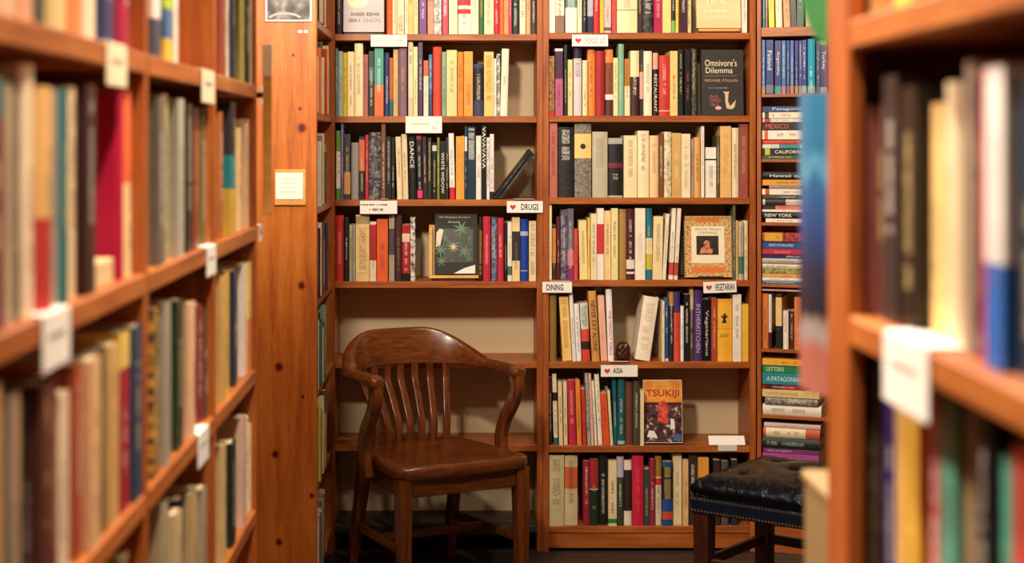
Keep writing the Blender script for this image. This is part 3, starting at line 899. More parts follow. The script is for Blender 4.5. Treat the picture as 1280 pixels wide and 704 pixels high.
# patterned cookbook with a photo on the cover
D_ = DB + 0.03
r_, w_, h_, t_ = faceout(856, 915, 270.5, ZR[3], D_, 0.018, 'c8b078', 'patterned spiral bound cookbook shown cover out, fourth shelf, middle bookcase', GR, tilt=6, lift=0.006)
on_cover(r_, t_, 'cover_art', rect(w_ * 0.98, h_ * 0.98), blob_mat('floral_border_print', ['3a4a30', 'b89858', 'dc8a48', 'e0d098', '5a6a40'], 110, 4), w_ / 2, h_ / 2, 0)
on_cover(r_, t_, 'cover_art', rect(w_ * 0.5, h_ * 0.07), plain('orange_ornament', 'dc7838', 0.4), w_ * 0.5, h_ * 0.93, 1)
on_cover(r_, t_, 'cover_art', rect(w_ * 0.72, h_ * 0.09), plain('orange_ornament', 'dc7838', 0.4), w_ * 0.5, h_ * 0.12, 1)
on_cover(r_, t_, 'cover_panel', rect(w_ * 0.70, h_ * 0.60), plain('cream_print', 'f0e4c4', 0.4), w_ * 0.5, h_ * 0.53, 2)
on_cover(r_, t_, 'cover_photo', rect(w_ * 0.47, h_ * 0.31), blob_mat('snapshot_print', ['1c1814', '3a2c24', '2c3438'], 50), w_ * 0.49, h_ * 0.52, 3)
on_cover(r_, t_, 'cover_photo', poly_mesh([(-.026, -.028), (.020, -.028), (.024, -.010), (.016, -.012), (.012, -.002), (.010, .002), (.012, .012), (.004, .020), (-.006, .020), (-.012, .008), (-.010, -.002), (-.022, -.010)]), blob_mat('warm_figure_print', ['8a4838', 'c87858', 'e09a78'], 70), w_ * 0.47, h_ * 0.51, 4)
on_cover(r_, t_, 'title', text_mesh('WHITE TRASH', w=w_ * 0.56, h=0.009), plain('print_olive', '6a6a4a', 0.5), w_ * 0.5, h_ * 0.78, 3)
on_cover(r_, t_, 'title', text_mesh('COOKING', w=w_ * 0.4, h=0.009), plain('print_olive', '6a6a4a', 0.5), w_ * 0.5, h_ * 0.725, 3)
coil = []
for k in range(22):
    bm = bmesh.new()
    bmesh.ops.create_circle(bm, segments=8, radius=0.0012)
    me = bpy.data.meshes.new('coil'); bm.to_mesh(me); bm.free()
    z = 0.008 + k * (h_ - 0.016) / 21
    ring = [Vector((0.0125 * math.cos(R(a)), -0.0005 + 0.0055 * math.sin(R(a)), z + 0.0012 * a / 360)) for a in range(0, 360, 40)]
    coil.append((sweep(ring + [ring[0]], [(0.0016, 0.0016, 0.0007)] * 10, Vector((0, 0, 1))), Matrix.Identity(4)))
co = link('spiral_binding', join_meshes(coil), M_BLACKP, r_)
co['kind'] = 'stuff'
st = empty('wire_stand', (xpx(872, D_), D_, ZR[3]))
tag(st, 'low black wire stand under the patterned cookbook', 'book stand')
link('rail', box_mesh(0, 0.095, -0.006, 0.0, 0.0003, 0.012, 0.001), M_BLACKP, st)
link('foot', box_mesh(0.01, 0.085, 0.0, 0.05, 0.0003, 0.0045, 0.001), M_BLACKP, st)

# TSUKIJI
D_ = DB + 0.022
r_, w_, h_, t_ = faceout(804.8, 853.5, 476.5, ZR[5], D_, 0.026, 'f0e0c0', 'book titled TSUKIJI with orange and crowd cover shown face out', GR, tilt=7, lift=0.004)
on_cover(r_, t_, 'cover_art', rect(w_ * 0.98, h_ * 0.36), blob_mat('orange_sky_print', ['e08030', 'ec9a40', 'f0b060'], 20), w_ / 2, h_ * 0.81)
on_cover(r_, t_, 'cover_art', rect(w_ * 0.98, h_ * 0.62), blob_mat('market_crowd_print', ['141014', '2c2026', '5a3438', '3a3038', 'a87868', 'e8dcd4'], 55, 5), w_ / 2, h_ * 0.32)
on_cover(r_, t_, 'cover_art', rect(w_ * 0.98, h_ * 0.05), plain('dark_eave_print', '4a2018', 0.4), w_ / 2, h_ * 0.62, 1)
on_cover(r_, t_, 'cover_art', poly_mesh([(-.012, .040), (.004, .044), (.016, .036), (.021, .010), (.017, -.016), (.022, -.034), (.006, -.042), (-.014, -.030), (-.021, -.028), (-.016, .004), (-.02, .022)][::-1]), blob_mat('red_coat_print', ['a83030', 'd8483c', 'e86a58'], 60), w_ * 0.50, h_ * 0.48, 2)
on_cover(r_, t_, 'cover_art', poly_mesh([(-.02, -.01), (-.012, .014), (.006, .012), (.016, -.004), (.02, -.016)][::-1]), plain('pale_shirt_print', 'ece4e0', 0.4), w_ * 0.22, h_ * 0.14, 2)
on_cover(r_, t_, 'cover_art', poly_mesh([(-.008, -.02), (-.006, .02), (.006, .018), (.01, -.018)][::-1]), plain('pale_shirt_print', 'ece4e0', 0.4), w_ * 0.74, h_ * 0.30, 2)
on_cover(r_, t_, 'cover_art', rect(w_ * 0.2, h_ * 0.1), plain('blue_crate_print', '3a6a98', 0.4), w_ * 0.86, h_ * 0.09, 2)
on_cover(r_, t_, 'title', text_mesh('TSUKIJI', w=w_ * 0.86, h=0.034, bold=0.025), plain('print_rust', 'a83820', 0.5), w_ * 0.5, h_ * 0.775, 1)
link('book_rest', box_mesh(0.002, w_ - 0.002, 0.0, 0.03, 0, 0.0035, 0.001), M_BLACKP, None, (xpx(804.8, D_), D_, ZR[5] + 0.0002))
tag(bpy.context.scene.objects['book_rest.001'], 'thin black rest under the TSUKIJI book', 'book stand')

# face on the yellow spine (a small figure)
fig = poly_mesh([(-.009, -.02), (-.004, -.004), (-.012, .004), (-.010, .010), (-.003, .004), (-.004, .012), (.002, .018), (.006, .012), (.003, .004), (.010, .010), (.012, .004), (.004, -.004), (.009, -.02)][::-1])
for o in list(scene.objects):
    if o.get('label', '').startswith('thick yellow hardback') and 'fifth shelf' in o['label']:
        hh = max(v.co.z for v in o.children[0].data.vertices)
        fig.transform(frame((1, 0, 0), (0, 0, 1), (0, -0.0002, hh * 0.70)))
        link('emblem', fig, M_INK, o)
        break
for o in list(scene.objects):
    lb_ = o.get('label', '')
    if lb_.startswith('thick grey and') and 'third shelf' in lb_:
        hh = max(v.co.z for v in o.children[0].data.vertices)
        e = poly_mesh([(0.010 * math.cos(R(a)), 0.010 * math.sin(R(a))) for a in range(0, 360, 24)])
        e.transform(frame((1, 0, 0), (0, 0, 1), (0, -0.0002, hh * 0.69)))
        link('emblem', e, M_INK, o)
        break

# dark carved bookend on the fifth shelf
bm = bmesh.new()
bmesh.ops.create_icosphere(bm, subdivisions=4, radius=1)
for v in bm.verts:
    c = v.co
    n4 = (abs(c.x) ** 4 + abs(c.y) ** 4 + abs(c.z) ** 4) ** 0.25
    c /= n4
    c.x *= 0.027; c.y *= 0.027; c.z *= 0.034
    if c.z > 0.01: c.x *= 1 - 0.25 * (c.z - 0.01) / 0.024
    dd = 0.0025 * math.sin(c.x * 300) * math.cos(c.z * 260)
    c.y += dd
    c.z += 0.034
me = bpy.data.meshes.new('bookend'); bm.to_mesh(me); bm.free()
finish(me, 60)
be = empty('bookend', (xpx(779.5, DB + 0.03), DB + 0.05, ZR[4] + 0.0003))
tag(be, 'small dark brown carved block between books on the fifth shelf', 'bookend')
link('body', me, W_STOOL, be)
link('base_felt', box_mesh(-0.022, 0.022, -0.022, 0.022, 0.0, 0.002, 0.0005), M_BLACKP, be)


# ------------------------------------------------------------------ shelf signs at the back
def heart(s):
    return poly_mesh([(s * 0.05 * 16 * math.sin(R(a)) ** 3, s * 0.05 * (13 * math.cos(R(a)) - 5 * math.cos(R(2 * a)) - 2 * math.cos(R(3 * a)) - math.cos(R(4 * a)))) for a in range(0, 360, 18)][::-1])


def shelf_sign(px0, px1, py0, py1, label, lines, hrt=False, yaw=0, tab=None, zt=0):
    D = DB - 0.006
    w = (px1 - px0) * D / F
    h = (py1 - py0) * D / F
    root = empty('shelf_sign', ((px0 + px1) / 2 * D / F - CX * D / F, D - 0.001, EYE - ((py0 + py1) / 2 - CY) * D / F), (0, R(yaw), 0))
    tag(root, label, 'sign', 'white section signs on shelf edges')
    link('card', box_mesh(-w / 2, w / 2, -0.0025, -0.0005, -h / 2, h / 2, 0.0005), M_WHITE, root)
    link('holder', box_mesh(-w / 2 + 0.012, w / 2 - 0.012, -0.0004, 0.004, -h / 2 + 0.006, h / 2 - 0.002, 0.0005), M_PLASTIC, root)
    if tab:
        zc = min(ZL + ZR, key=lambda q: abs(q - root.location.z - h / 2)) - root.location.z + 0.0012
        link('clip', box_mesh(tab[0] * w - w / 2, tab[1] * w - w / 2, -0.003, 0.012, zc, zc + 0.002, 0.0005), M_PLASTIC, root)
    if hrt:
        me = heart(0.014); me.transform(frame((1, 0, 0), (0, 0, 1), (-w * 0.33, -0.0027, 0)))
        link('heart', me, M_RED, root)
    for me, mat, x, z in lines:
        me.transform(frame((1, 0, 0), (0, 0, 1), (x * w, -0.0027, z * h)))
        link('lettering', me, mat, root)
    return root


PALE = plain('faint_ink', 'dcc8b4', 0.6)
shelf_sign(463.5, 509, 43.5, 58.5, 'white sign with faded writing on top shelf edge above armchair', [(stroke_line(1, .02, .012, 2), PALE, .3, .05), (stroke_line(1, .02, .012, 9), PALE, -.3, .0)])
shelf_sign(507, 552.5, 145.5, 166.5, 'white sign with faded writing on second shelf edge above armchair', [(stroke_line(1, .07, .009, 4), PALE, -.1, .05), (stroke_line(1, .02, .009, 14), PALE, .3, -.2)])
shelf_sign(450, 496.5, 251, 267.5, 'two line handwritten white sign on third shelf edge above armchair', [(stroke_line(1, .10, .007, 6), plain('brown_ink', '7a5a40', .6), -.12, .2), (stroke_line(1, .055, .011, 8), plain('brown_ink', '7a5a40', .6), -.05, -.17)], tab=(.55, .75))
shelf_sign(633.5, 678.5, 251.5, 266, 'white sign reading DRUGS with a red heart', [(text_mesh('DRUGS', w=.065, h=.024, bold=0.02), M_INK, .14, 0)], True, tab=(.2, .75))
shelf_sign(715, 760, 43.5, 58, 'white sign reading FOOD LIT with faded red heart', [(text_mesh('FOOD LIT', w=.075, h=.022, bold=0.02), plain('faded_ink', 'b8aca0', .6), .16, 0)], True)
shelf_sign(678, 715, 352.5, 366, 'white sign reading DINING on the divider between bookcases', [(text_mesh('DINING', w=.062, h=.023, bold=0.02), M_INK, -.08, 0)], tab=(.25, .95))
shelf_sign(879, 920.5, 352, 366, 'slightly tilted white sign reading VEGETARIAN with red heart', [(text_mesh('VEGETARIAN', w=.074, h=.026, bold=0.02), M_INK, .14, 0)], True, yaw=-2)
shelf_sign(751, 797, 456.5, 471, 'white sign reading ASIA with red heart below fifth shelf', [(text_mesh('ASIA', w=.037, h=.02, bold=0.02), M_INK, -.04, .03)], True, tab=(.25, .75))
# the blank sign standing on the sixth shelf, tipped back
sg = empty('shelf_sign', (xpx(909, DB), DB + 0.01, ZR[5]), (0, 0, 0))
tag(sg, 'blank white sign tipped back on the empty end of sixth shelf', 'sign', 'white section signs on shelf edges')
cm = box_mesh(-0.067, 0.067, -0.001, 0.001, 0, 0.04, 0.0004); cm.transform(Matrix.Rotation(R(-42), 4, 'X'))
link('card', cm, M_WHITE, sg, (0, -0.012, 0.004))
link('clip', box_mesh(-0.034, 0.036, -0.0145, -0.0125, -0.018, 0.004, 0.0004), M_PLASTIC, sg)
link('holder', box_mesh(-0.034, 0.036, -0.0123, 0.02, 0.0005, 0.004, 0.0004), M_PLASTIC, sg)

# ------------------------------------------------------------------ the corner bookcase, turned a little to the aisle
AC = R(20)
PC = Vector((xpx(951.5), DB + 0.0))
ca, sa = math.cos(AC), math.sin(AC)


def cu(px):
    k = (px - CX) / F
    return (k * PC.y - PC.x) / (ca + k * sa)


def cz(px, py):
    u = cu(px)
    return EYE - (py - CY) * (PC.y - u * sa) / F


def corner_place(u, sb):
    return Matrix.Translation((PC.x, PC.y, 0)) @ Matrix.Rotation(-AC, 4, 'Z') @ Matrix.Translation((u, sb, 0))


ZC = [cz(975, y) for y in (34, 117.5, 199, 278.5, 355.5, 437, 520, 604)]
CTH = 0.012
cc = empty('bookcase'); cc.matrix_world = corner_place(0, 0)
tag(cc, 'narrow corner bookcase of travel guides behind the leather stool', 'bookcase')
CW = 0.62
link('upright', box_mesh(-0.016, 0.0, 0, 0.24, 0, TOPZ), W_UP, cc)
link('upright', box_mesh(CW, CW + 0.02, 0, 0.24, 0, TOPZ), W_UP, cc)
for i, z in enumerate(ZC):
    link('shelf', box_mesh(0.0, CW, 0.001 if i else 0.0, 0.228, z - (CTH if i else 0.034), z), W_SHELF, cc)
link('shelf', box_mesh(0.0, CW, 0.001, 0.228, 0.10, 0.124), W_SHELF, cc)
link('plinth', box_mesh(0.0, CW, 0.006, 0.024, 0, 0.0995), W_SHELF, cc)
link('top_board', box_mesh(0.0, CW, 0.001, 0.228, TOPZ - 0.024, TOPZ), W_SHELF, cc)
link('back_panel', box_mesh(0, CW, 0.2285, 0.24, 0, TOPZ, 0), M_BACK, cc)
GC = 'books in the narrow corner bookcase'
WC = 'narrow corner bookcase'


def corner_row(oy, i, spec, where, hfix=None):
    items = []
    for x0, x1, top, col, o in parse(spec):
        a, b = cu(930 + x0 / 3.91), cu(930 + x1 / 3.91)
        h = hfix if top < 0 else cz(930 + (x0 + x1) / 2 / 3.91, oy + top / 3.91) - ZC[i]
        cb = ct = (a + b) / 2
        if 'xb' in o:
            cb = (cu(930 + o['xb'][0] / 3.91) + cu(930 + o['xb'][1] / 3.91)) / 2
        items.append((cb, ct, b - a - 0.0006, h, col, o))
    upright_row(items, ZC[i], corner_place, where, GC, umin=0.001, umax=CW)


corner_row(0, 0, '''80-97 -1 2a8098; 100-112 -1 8a6a4c; 114-142 -1 e8d030 xb=120:148 k=p; 146-178 -1 ecdcb8 xb=154:184; 180-213 -1 e8b488 xb=190:222; 216-246 -1 2c2826 xb=226:254; 252-290 -1 2a5040; 296-330 -1 d8c8a8; 334-370 -1 6a3030''', 'top shelf, ' + WC, 0.21)
corner_row(0, 1, '''80-101 195 5078b8 b=0:.14:b88a5a t=e0e4ec tr=.2:.9; 104-142 195 143078 b=.02:.17:6a7080 T=Finland Tr=.45:.8 t=e0e4ec; 145-178 197 202a70 b=0:.15:3a8a90 T=Argentina Tr=.35:.8 t=e0e4ec k=p; 180-201 197 1c70a8 b=0:.14:b8707a; 203-220 197 1c2a74 b=0:.15:5a6878; 222-241 197 2460b0 b=0:.15:c86a50; 243-261 197 18246c b=0:.15:8a8a80; 263-280 197 2c3c90 b=0:.15:a08060; 282-305 195 1e2c80 b=0:.15:8aa0b0 t=e0e4ec; 308-345 190 2a9cb4 b=0:.14:a0b0a8 t=e0f0f0; 347-368 197 143c60 b=0:.15:5a4a40; 370-405 197 242468 b=.92:1:6ab040 b=0:.12:8a9098 T=Turkey Tr=.45:.8 t=e0e4ec; 408-440 197 283060; 443-475 197 20406a''', 'blue travel guide shelf, ' + WC)


def stack(oy, spec, i, where):
    """books lying flat, spines out: 'y0-y1 x0 colour opts' listed top to bottom"""
    ents = parse(spec)
    z = ZC[i] + 0.0003
    n = len(ents)
    for k in range(n - 1, -1, -1):
        y0, y1, x0, col, o = ents[k]
        D0 = PC.y - cu(960) * sa
        t = (y1 - y0) / 3.91 * D0 / F - 0.0004
        o['k'] = o.get('k', rng.choice('pph'))
        u0 = max(0.003, cu(930 + x0 / 3.91))
        u1 = cu(o.get('d', 1004 + rng.random() * 14))
        sb = 0.004 + rng.random() * 0.014
        m = corner_place(u1, sb) @ Matrix.Translation((0, 0, z + t / 2)) @ Matrix.Rotation(R(-90), 4, 'Y') 
        m = m @ Matrix.Translation((0, 0, 0))
        cn = colour_name(col)
        kind = 'hardback' if o['k'] == 'h' else 'paperback'
        make_book(m, t, u1 - u0, 0.15, col, o, '%s %s lying flat, %s from top of stack, %s' % (cn, kind, ordinal(k + 1), where), GC)
        z += t + 0.0004


stack(120, '''28-58 82 1f3c6c T=Patagonia Tr=.2:.8 t=d8dce4; 62-92 84 ece0c8 b=.85:.95:3a3030; 93-112 86 e8dcd0 b=.85:.97:c8402c; 113-152 78 20201e b=.3:.92:1a1818 T=MEXICO Tr=.4:.92 t=d84a40 Th=.6; 156-202 76 efe4d0 b=.88:.96:d86040; 205-228 86 d0503c; 230-250 82 cfdcd0 b=.1:.6:3a8a90; 251-284 84 1a1f1a b=.85:.95:c8b840 T=CALIFORNIA Tr=.15:.75 Th=.5; 285-304 82 2a5a44''', 2, 'third shelf, ' + WC)
stack(120, '''345-384 84 1a1816 T=Hawaii_ooo Tr=.1:.85 Th=.35; 385-414 82 e09c3a; 425-441 120 8a847c d=1000; 441-470 82 ece0cc b=.86:.94:c84a40; 471-490 90 4c4844; 491-522 90 dcd0c8 b=.5:.95:3a3030; 524-546 84 d4786c b=.7:1:2a2426; 547-559 78 f0ece4; 560-592 80 171715 T=NEW_YORK Tr=.42:.95 Th=.55; 593-612 104 ece4d8''', 3, 'fourth shelf, ' + WC)
stack(280, '''40-82 66 d04848 b=.55:.95:d8a030 m=30201c; 84-121 72 2a5088 t=d8dce8; 122-149 74 c42c44; 150-169 72 222c5c T=AFRICAN Tr=.2:.5 t=d0d4e0; 170-196 80 b8b0a4; 197-221 78 dcd0b4; 222-246 84 5c6c3c m=b8a860; 247-269 84 d8a468; 270-285 84 ecdcc0; 286-300 84 2a6ca0''', 4, 'fifth shelf, ' + WC)
corner_row(280, 5, '''85-115 342 d0783c; 118-133 346 4c1c24 b=.3:1:e0d8d0; 150-181 349 221e22 b=.42:.95:e8c078; 188-214 427 ece0d0 t=a83830; 216-240 430 4c2418; 243-282 362 dc8040; 286-320 372 a84c2c''', 'sixth shelf, ' + WC)
# a book lying across the tops of the upright ones
m = corner_place(cu(1003.5), 0.004) @ Matrix.Translation((0, 0, cz(975, 363.4))) @ Matrix.Rotation(R(-90), 4, 'Y')
make_book(m, 0.006, 0.150, 0.13, 'd0a8a0', {'b': [], 'k': 'p'}, 'pink paperback lying across upright books, sixth shelf, narrow corner bookcase', GC)
stack(420, '''96-128 76 ecac34; 129-166 72 2a8048 T=LETTERS Tr=.55:.92 t=d8e8d8; 180-236 72 2a8c98 T=A_PATAGONIAN Tr=.1:.9 t=e0ecec Th=.4 d=1008; 237-262 78 a82440 b=.55:.95:5a1828; 263-300 68 e0c484 t=8a6a30 d=1024; 301-338 100 6c645c m=b0a89c d=1022; 339-390 58 efe6d4 b=.1:.92:e8e0d0 d=1026 k=h''', 6, 'seventh shelf, ' + WC)
stack(420, '''396-420 94 e0c4b8 d=1025; 421-468 90 d05a40 b=.25:.95:ead8b4 t=8a5030 d=1024 k=h; 469-522 88 1c2824 t=a8b0a0 k=h d=1024; 523-546 90 6c3a70 d=1023; 547-604 90 b04a98 d=1023 k=p; 605-650 88 3a3040 d=1024; 651-690 90 7a6a50 d=1022''', 7, 'eighth shelf, ' + WC)

# ------------------------------------------------------------------ the aisle bookcase whose pine end panel faces us, on the left
XS = -0.4525
YP = 5.235
pb = empty('bookcase', (XS, YP, 0))
tag(pb, 'bookcase with knotty pine end panel facing the aisle', 'bookcase')
link('end_panel', box_mesh(-0.52, 0, 0, 0.03, 0, TOPZ, 0.002), W_PINE, pb)
PD0, PD1 = 0.0305, 0.75
ZS = ZL
for z in list(ZS) + [ZS[0] + 0.31]:
    link('shelf', box_mesh(-0.23, -0.004, PD0, PD1 - 0.0205, z - TH, z), W_SIDE, pb)
link('back_panel', box_mesh(-0.25, -0.2305, PD0, PD1 - 0.0205, 0, TOPZ, 0), M_BACK, pb)
link('upright', box_mesh(-0.25, -0.004, PD1 - 0.02, PD1, 0, TOPZ), W_UP, pb)


def side_place(u, sb):
    return Matrix.Translation((XS + 0.004 - sb, u, 0)) @ Matrix.Rotation(R(90), 4, 'Z')


side = [
    'f0e2b8 e8d080 20202c e0a878 3a3438 d8c8a8 7a3028 c8b490 2a3a50 e8dcc0',
    'f0e4b8 efe6d0 e07038 dc8050 2c2826 f0dca8 3a5a50 c84030 e8c878 4a4440',
    'ece2cc 1a1a1c e8dcc0 eaa878 6a8478 8a9080 2c4034 e8d8b0 54483c a8b0a0',
    'b01f44 7a1830 1c1a1c ece4d4 e8dcc8 4a3a34 c03038 efe2c8 2a3448 d8b880',
    '1c1c1c e4dcd0 d86a30 2a5a5c 3a6a68 20201e e0c890 2c5048 4a6a6a 88a090',
    'e8e0d0 2c4430 e4c050 dccc70 50603c e8d8a8 3a4030 e0cc80 c8b480 6a5a40',
    'ece6da e8dcc8 c8c0b0 6c665c e4d8c4 d8ccb4 8a8070 f0e8d8 a89c88 dcd0b8']
for i, cols in enumerate(side):
    items = []
    u = YP + PD0 + 0.01
    for c in cols.split():
        t = rng.uniform(0.026, 0.05)
        h = rng.uniform(0.17, 0.26) if i < 6 else rng.uniform(0.16, 0.22)
        items.append((u + t / 2, u + t / 2, t, h, c, {'b': [], 's': rng.uniform(0, 13)}))
        u += t + 0.001 + (rng.random() < 0.12) * 0.02
        if u > YP + PD1 - 0.075: break
    upright_row(items, ZS[i], side_place, ['top', 'second', 'third', 'fourth', 'fifth', 'sixth', 'lowest'][i] + ' shelf beside pine panel', 'books on the side shelves beside the pine panel', order='back from pine panel', depth=0.215, umin=YP + PD0, umax=YP + PD1 - 0.021)

# things on the pine panel
yp = YP - 0.001
SP = F / YP
px_ = lambda x: (x - CX) / SP
pz_ = lambda y: EYE - (y - CY) / SP
ph = empty('framed_photograph', (px_(361), yp, pz_(-8)))
tag(ph, 'black and white photograph with white border on the pine panel', 'picture')
pw, phh = 58 / SP, 70 / SP
link('border', box_mesh(-pw / 2, pw / 2, -0.004, 0.0, -phh / 2, phh / 2, 0.0005), plain('photo_border', 'e0d6cc', 0.4), ph)
link('print', box_mesh(-pw / 2 + 0.006, pw / 2 - 0.006, -0.0046, -0.0041, -phh / 2 + 0.006, phh / 2 - 0.006, 0), blob_mat('monochrome_print', ['1a1614', '3c3634', '6a625e', '9a928c'], 22), ph)
arch = [(0.055 * math.cos(R(a)), 0.022 * math.sin(R(a))) for a in range(10, 171, 16)] + [(0.045 * math.cos(R(a)), 0.014 * math.sin(R(a))) for a in range(170, 9, -16)]
me = poly_mesh(arch); me.transform(frame((1, 0, 0), (0, 0, 1), (-0.012, -0.0047, -phh / 2 + 0.008)))
link('photo_detail', me, plain('photo_pale', 'a89e98', 0.4), ph)
nt_ = empty('paper_notice', (px_(363.5), yp, pz_(235)))
tag(nt_, 'white paper notice in a tan frame on the pine panel', 'notice')
link('backing', box_mesh(-20 / SP, 19 / SP, -0.007, 0.0, -21.5 / SP, 23 / SP, 0.001), W_TAN, nt_)
link('paper', box_mesh(-18.5 / SP, 15.5 / SP, -0.0085, -0.0071, -14 / SP, 19 / SP, 0.0003), M_WHITE, nt_)
for k in range(4):
    me = stroke_line(1, 0.055 - 0.008 * (k % 2), 0.003, 30 + k); me.transform(frame((1, 0, 0), (0, 0, 1), (-0.006, -0.0087, 0.030 - 0.014 * k)))
    link('lettering', me, plain('faint_blue_ink', 'c8c8d4', 0.6), nt_)
for q, x in enumerate((375.3, 382.5)):
    s = link('paper_sticker', box_mesh(-2.6 / SP, 2.6 / SP, -0.0012, -0.0002, -1.8 / SP, 1.8 / SP, 0.0004), M_WHITE, None, (px_(x), yp, pz_(39.5)))
    tag(s, 'tiny white paper sticker on pine panel, %s of the pair' % ('nearer the photograph' if q == 0 else 'nearer the panel edge'), 'sticker', 'stickers on the pine panel')

# ------------------------------------------------------------------ foreground bookcase along the left of the aisle
XL = -0.425
DEP = 0.22
ZF = [EYE + 0.107 + 0.014, EYE - 0.193 + 0.014, EYE - 0.494 + 0.014, EYE - 0.79 + 0.014]
ZFA = [ZF[0] + 0.30] + ZF + [ZF[3] - 0.30, 0.10]
bays = [(0.76, 1.40), (1.40, 2.235), (2.235, 2.862), (2.862, 3.45)]
lb = empty('bookcase', (XL, 0, 0))
tag(lb, 'blurred foreground bookcase along the left of the aisle', 'bookcase')
edges = [b[0] for b in bays] + [bays[-1][1]]
UT = 0.024
for e in edges:
    link('upright', box_mesh(-DEP, 0.0, e - UT, e, 0, 2.3), W_UP, lb)
for a, b in bays:
    for z in ZFA:
        link('shelf', box_mesh(-DEP + 0.01, 0.001, a + 0.0005, b - UT - 0.0005, z - 0.028, z), W_SIDE, lb)
    link('back_panel', box_mesh(-DEP, -DEP + 0.0095, a + 0.0005, b - UT - 0.0005, 0, 2.3, 0), M_BACK, lb)


link('end_panel', box_mesh(-0.52, -DEP - 0.0005, 3.45 - UT, 3.45, 0, 2.3), W_UP, lb)  # unseen, added to stop lamp light passing behind the case
link('end_panel', box_mesh(-0.52, -DEP - 0.0005, 0.76 - UT, 0.76, 0, 2.3), W_UP, lb)  # matching unseen light blocker added at the near end
link('rear_light_blocker', box_mesh(-0.52, -0.508, 0.7605, 3.425, 0, 2.3, 0), W_UP, lb)  # unseen, added to close the rear against the lamp
link('top_board', box_mesh(-0.52, 0.002, 0.736, 3.451, 2.3005, 2.325), W_SIDE, lb)  # unseen board added to shade the case from the lamp above


def left_place(u, sb):
    return Matrix.Translation((XL - sb, u, 0)) @ Matrix.Rotation(R(90), 4, 'Z')


def right_place(u, sb):
    return Matrix.Translation((XRF + sb, u, 0)) @ Matrix.Rotation(R(-90), 4, 'Z')


def aisle_row(z, spec, where, group, place, Xp, d0, d1, depth, sign):
    """spec in image pixels on the plane X = Xp; sign -1: near end has small x (left side), +1: right side"""
    items = []
    for x0, x1, top, col, o in parse(spec):
        Da, Db = Xp * F / (x0 - CX), Xp * F / (x1 - CX)
        if Da > Db: Da, Db = Db, Da
        Dm = (Da + Db) / 2
        h = EYE - (top - CY) * Dm / F - z if top > -900 else rng.uniform(0.19, 0.25)
        t = Db - Da
        if t > 0.05: t = 0.05
        t = max(0.008, t - 0.0006)
        o.setdefault('s', rng.uniform(2, 14))
        items.append([Dm, Dm, t, max(0.14, min(0.272, h)), col, o])
    items.sort(key=lambda q: q[0])
    if place is right_place:
        pass
    # keep inside the bay
    for q in items:
        q[0] = q[1] = min(max(q[0], d0 + q[2] / 2 + 0.001), d1 - q[2] / 2 - 0.001)
    upright_row([tuple(q) for q in items], z, place, where, group, order='from camera', depth=depth)


GLF = 'blurred books on the left foreground shelves'
XSP = XL - 0.008
A = '-999'
bay_rows = {
    (1, 0): '-30-0 -999 d8a878; 0-28 -999 ecc0a0; 30-42 -999 e8b088; 43-62 -999 3a3c34; 65-80 -999 ecd090; 82-100 -999 e08850; 103-131 -999 ecd8b4; 135-149 -999 243058; 150-165 -999 a01c3c',
    (1, 1): '-60--40 104 8a4a30; -38--20 90 c8b48c; -18-8 98 7a2a3a b=.85:1:2a6a70; 10-25 104 b8a888; 26-32 100 2c2620; 33-49 56 ecd6b4; 50-64 109 e8b870 b=0:.42:c03830; 65-73 112 9a9080; 74-86 112 2a6a70; 87-104 109 e4c696; 106-117 106 301014; 152-158 116 b00a38 k=h nt; 159-171 113 ecc490 b=.5:1:e06838',
    (1, 2): '-40--22 470 7a4030; -20--2 480 c8a060; 0-14 500 d8a850; 15-22 495 8a8078; 23-36 490 b89468; 37-46 500 1a1614; 47-60 480 5a3028; 61-68 470 6a1c28; 69-97 492 dcc6a6; 98-106 455 a84c30; 107-121 448 e0b080; 122-131 440 4a3828; 132-148 430 d4aa6c; 149-163 415 a01830 b=.8:1:e8c860; 164-180 405 24405a',
    (1, 3): '30-60 -999 c8b090; 62-90 -999 7a4030; 92-110 -999 2a3038; 112-140 -999 e0c8a0; 142-165 -999 8a6a40',
    (2, 0): '188-205 -999 f0d8d0 b=0:.25:4a4a54; 206-214 -999 b8d828 b=0:.15:e8c040 b=.15:.35:3a6aa0; 215-220 -999 ece0c8',
    (2, 1): '192-206 122 6a6258; 207-215 118 a09468 m=c8c070; 216-234 124 b0ac9c; 236-245 130 1e1c1a; 246-254 135 8a3c24; 255-262 135 6a5c34; 263-267 135 c07034',
    (2, 2): '190-197 385 3a3430 m=d8a040; 198-219 378 a09a88; 220-231 375 2c3c28; 232-247 378 e0b48c; 248-259 382 84202c; 260-266 384 5a4030',
    (2, 3): '192-214 628 b0a080; 216-224 640 d8c090; 225-235 622 181818; 236-249 616 c8a878; 250-261 610 a89880',
    (3, 0): '276-283 -999 984a38; 284-291 -999 dcd0b8; 292-299 -999 222c50; 300-306 -999 a8a050; 307-321 -999 20241e; 322-327 -999 e4d4ac',
    (3, 1): '277-284 140 a86030; 285-297 128 3a3034 b=.35:.6:2a8088 b=0:.35:c8a040; 298-311 160 ecc890; 312-320 155 f0c8a0; 321-327 150 ecd0a0',
    (3, 2): '277-281 345 c8a060; 282-292 338 dcb450; 293-302 338 2c3448; 303-314 330 ece0d4; 316-322 325 e08838 b=.5:1:e8c868; 323-328 320 ecd490',
    (3, 3): '277-283 555 c8a870; 284-296 552 1e2c28; 297-311 520 dcb8a0; 312-321 515 f0e6dc; 322-327 515 dcb888',
}
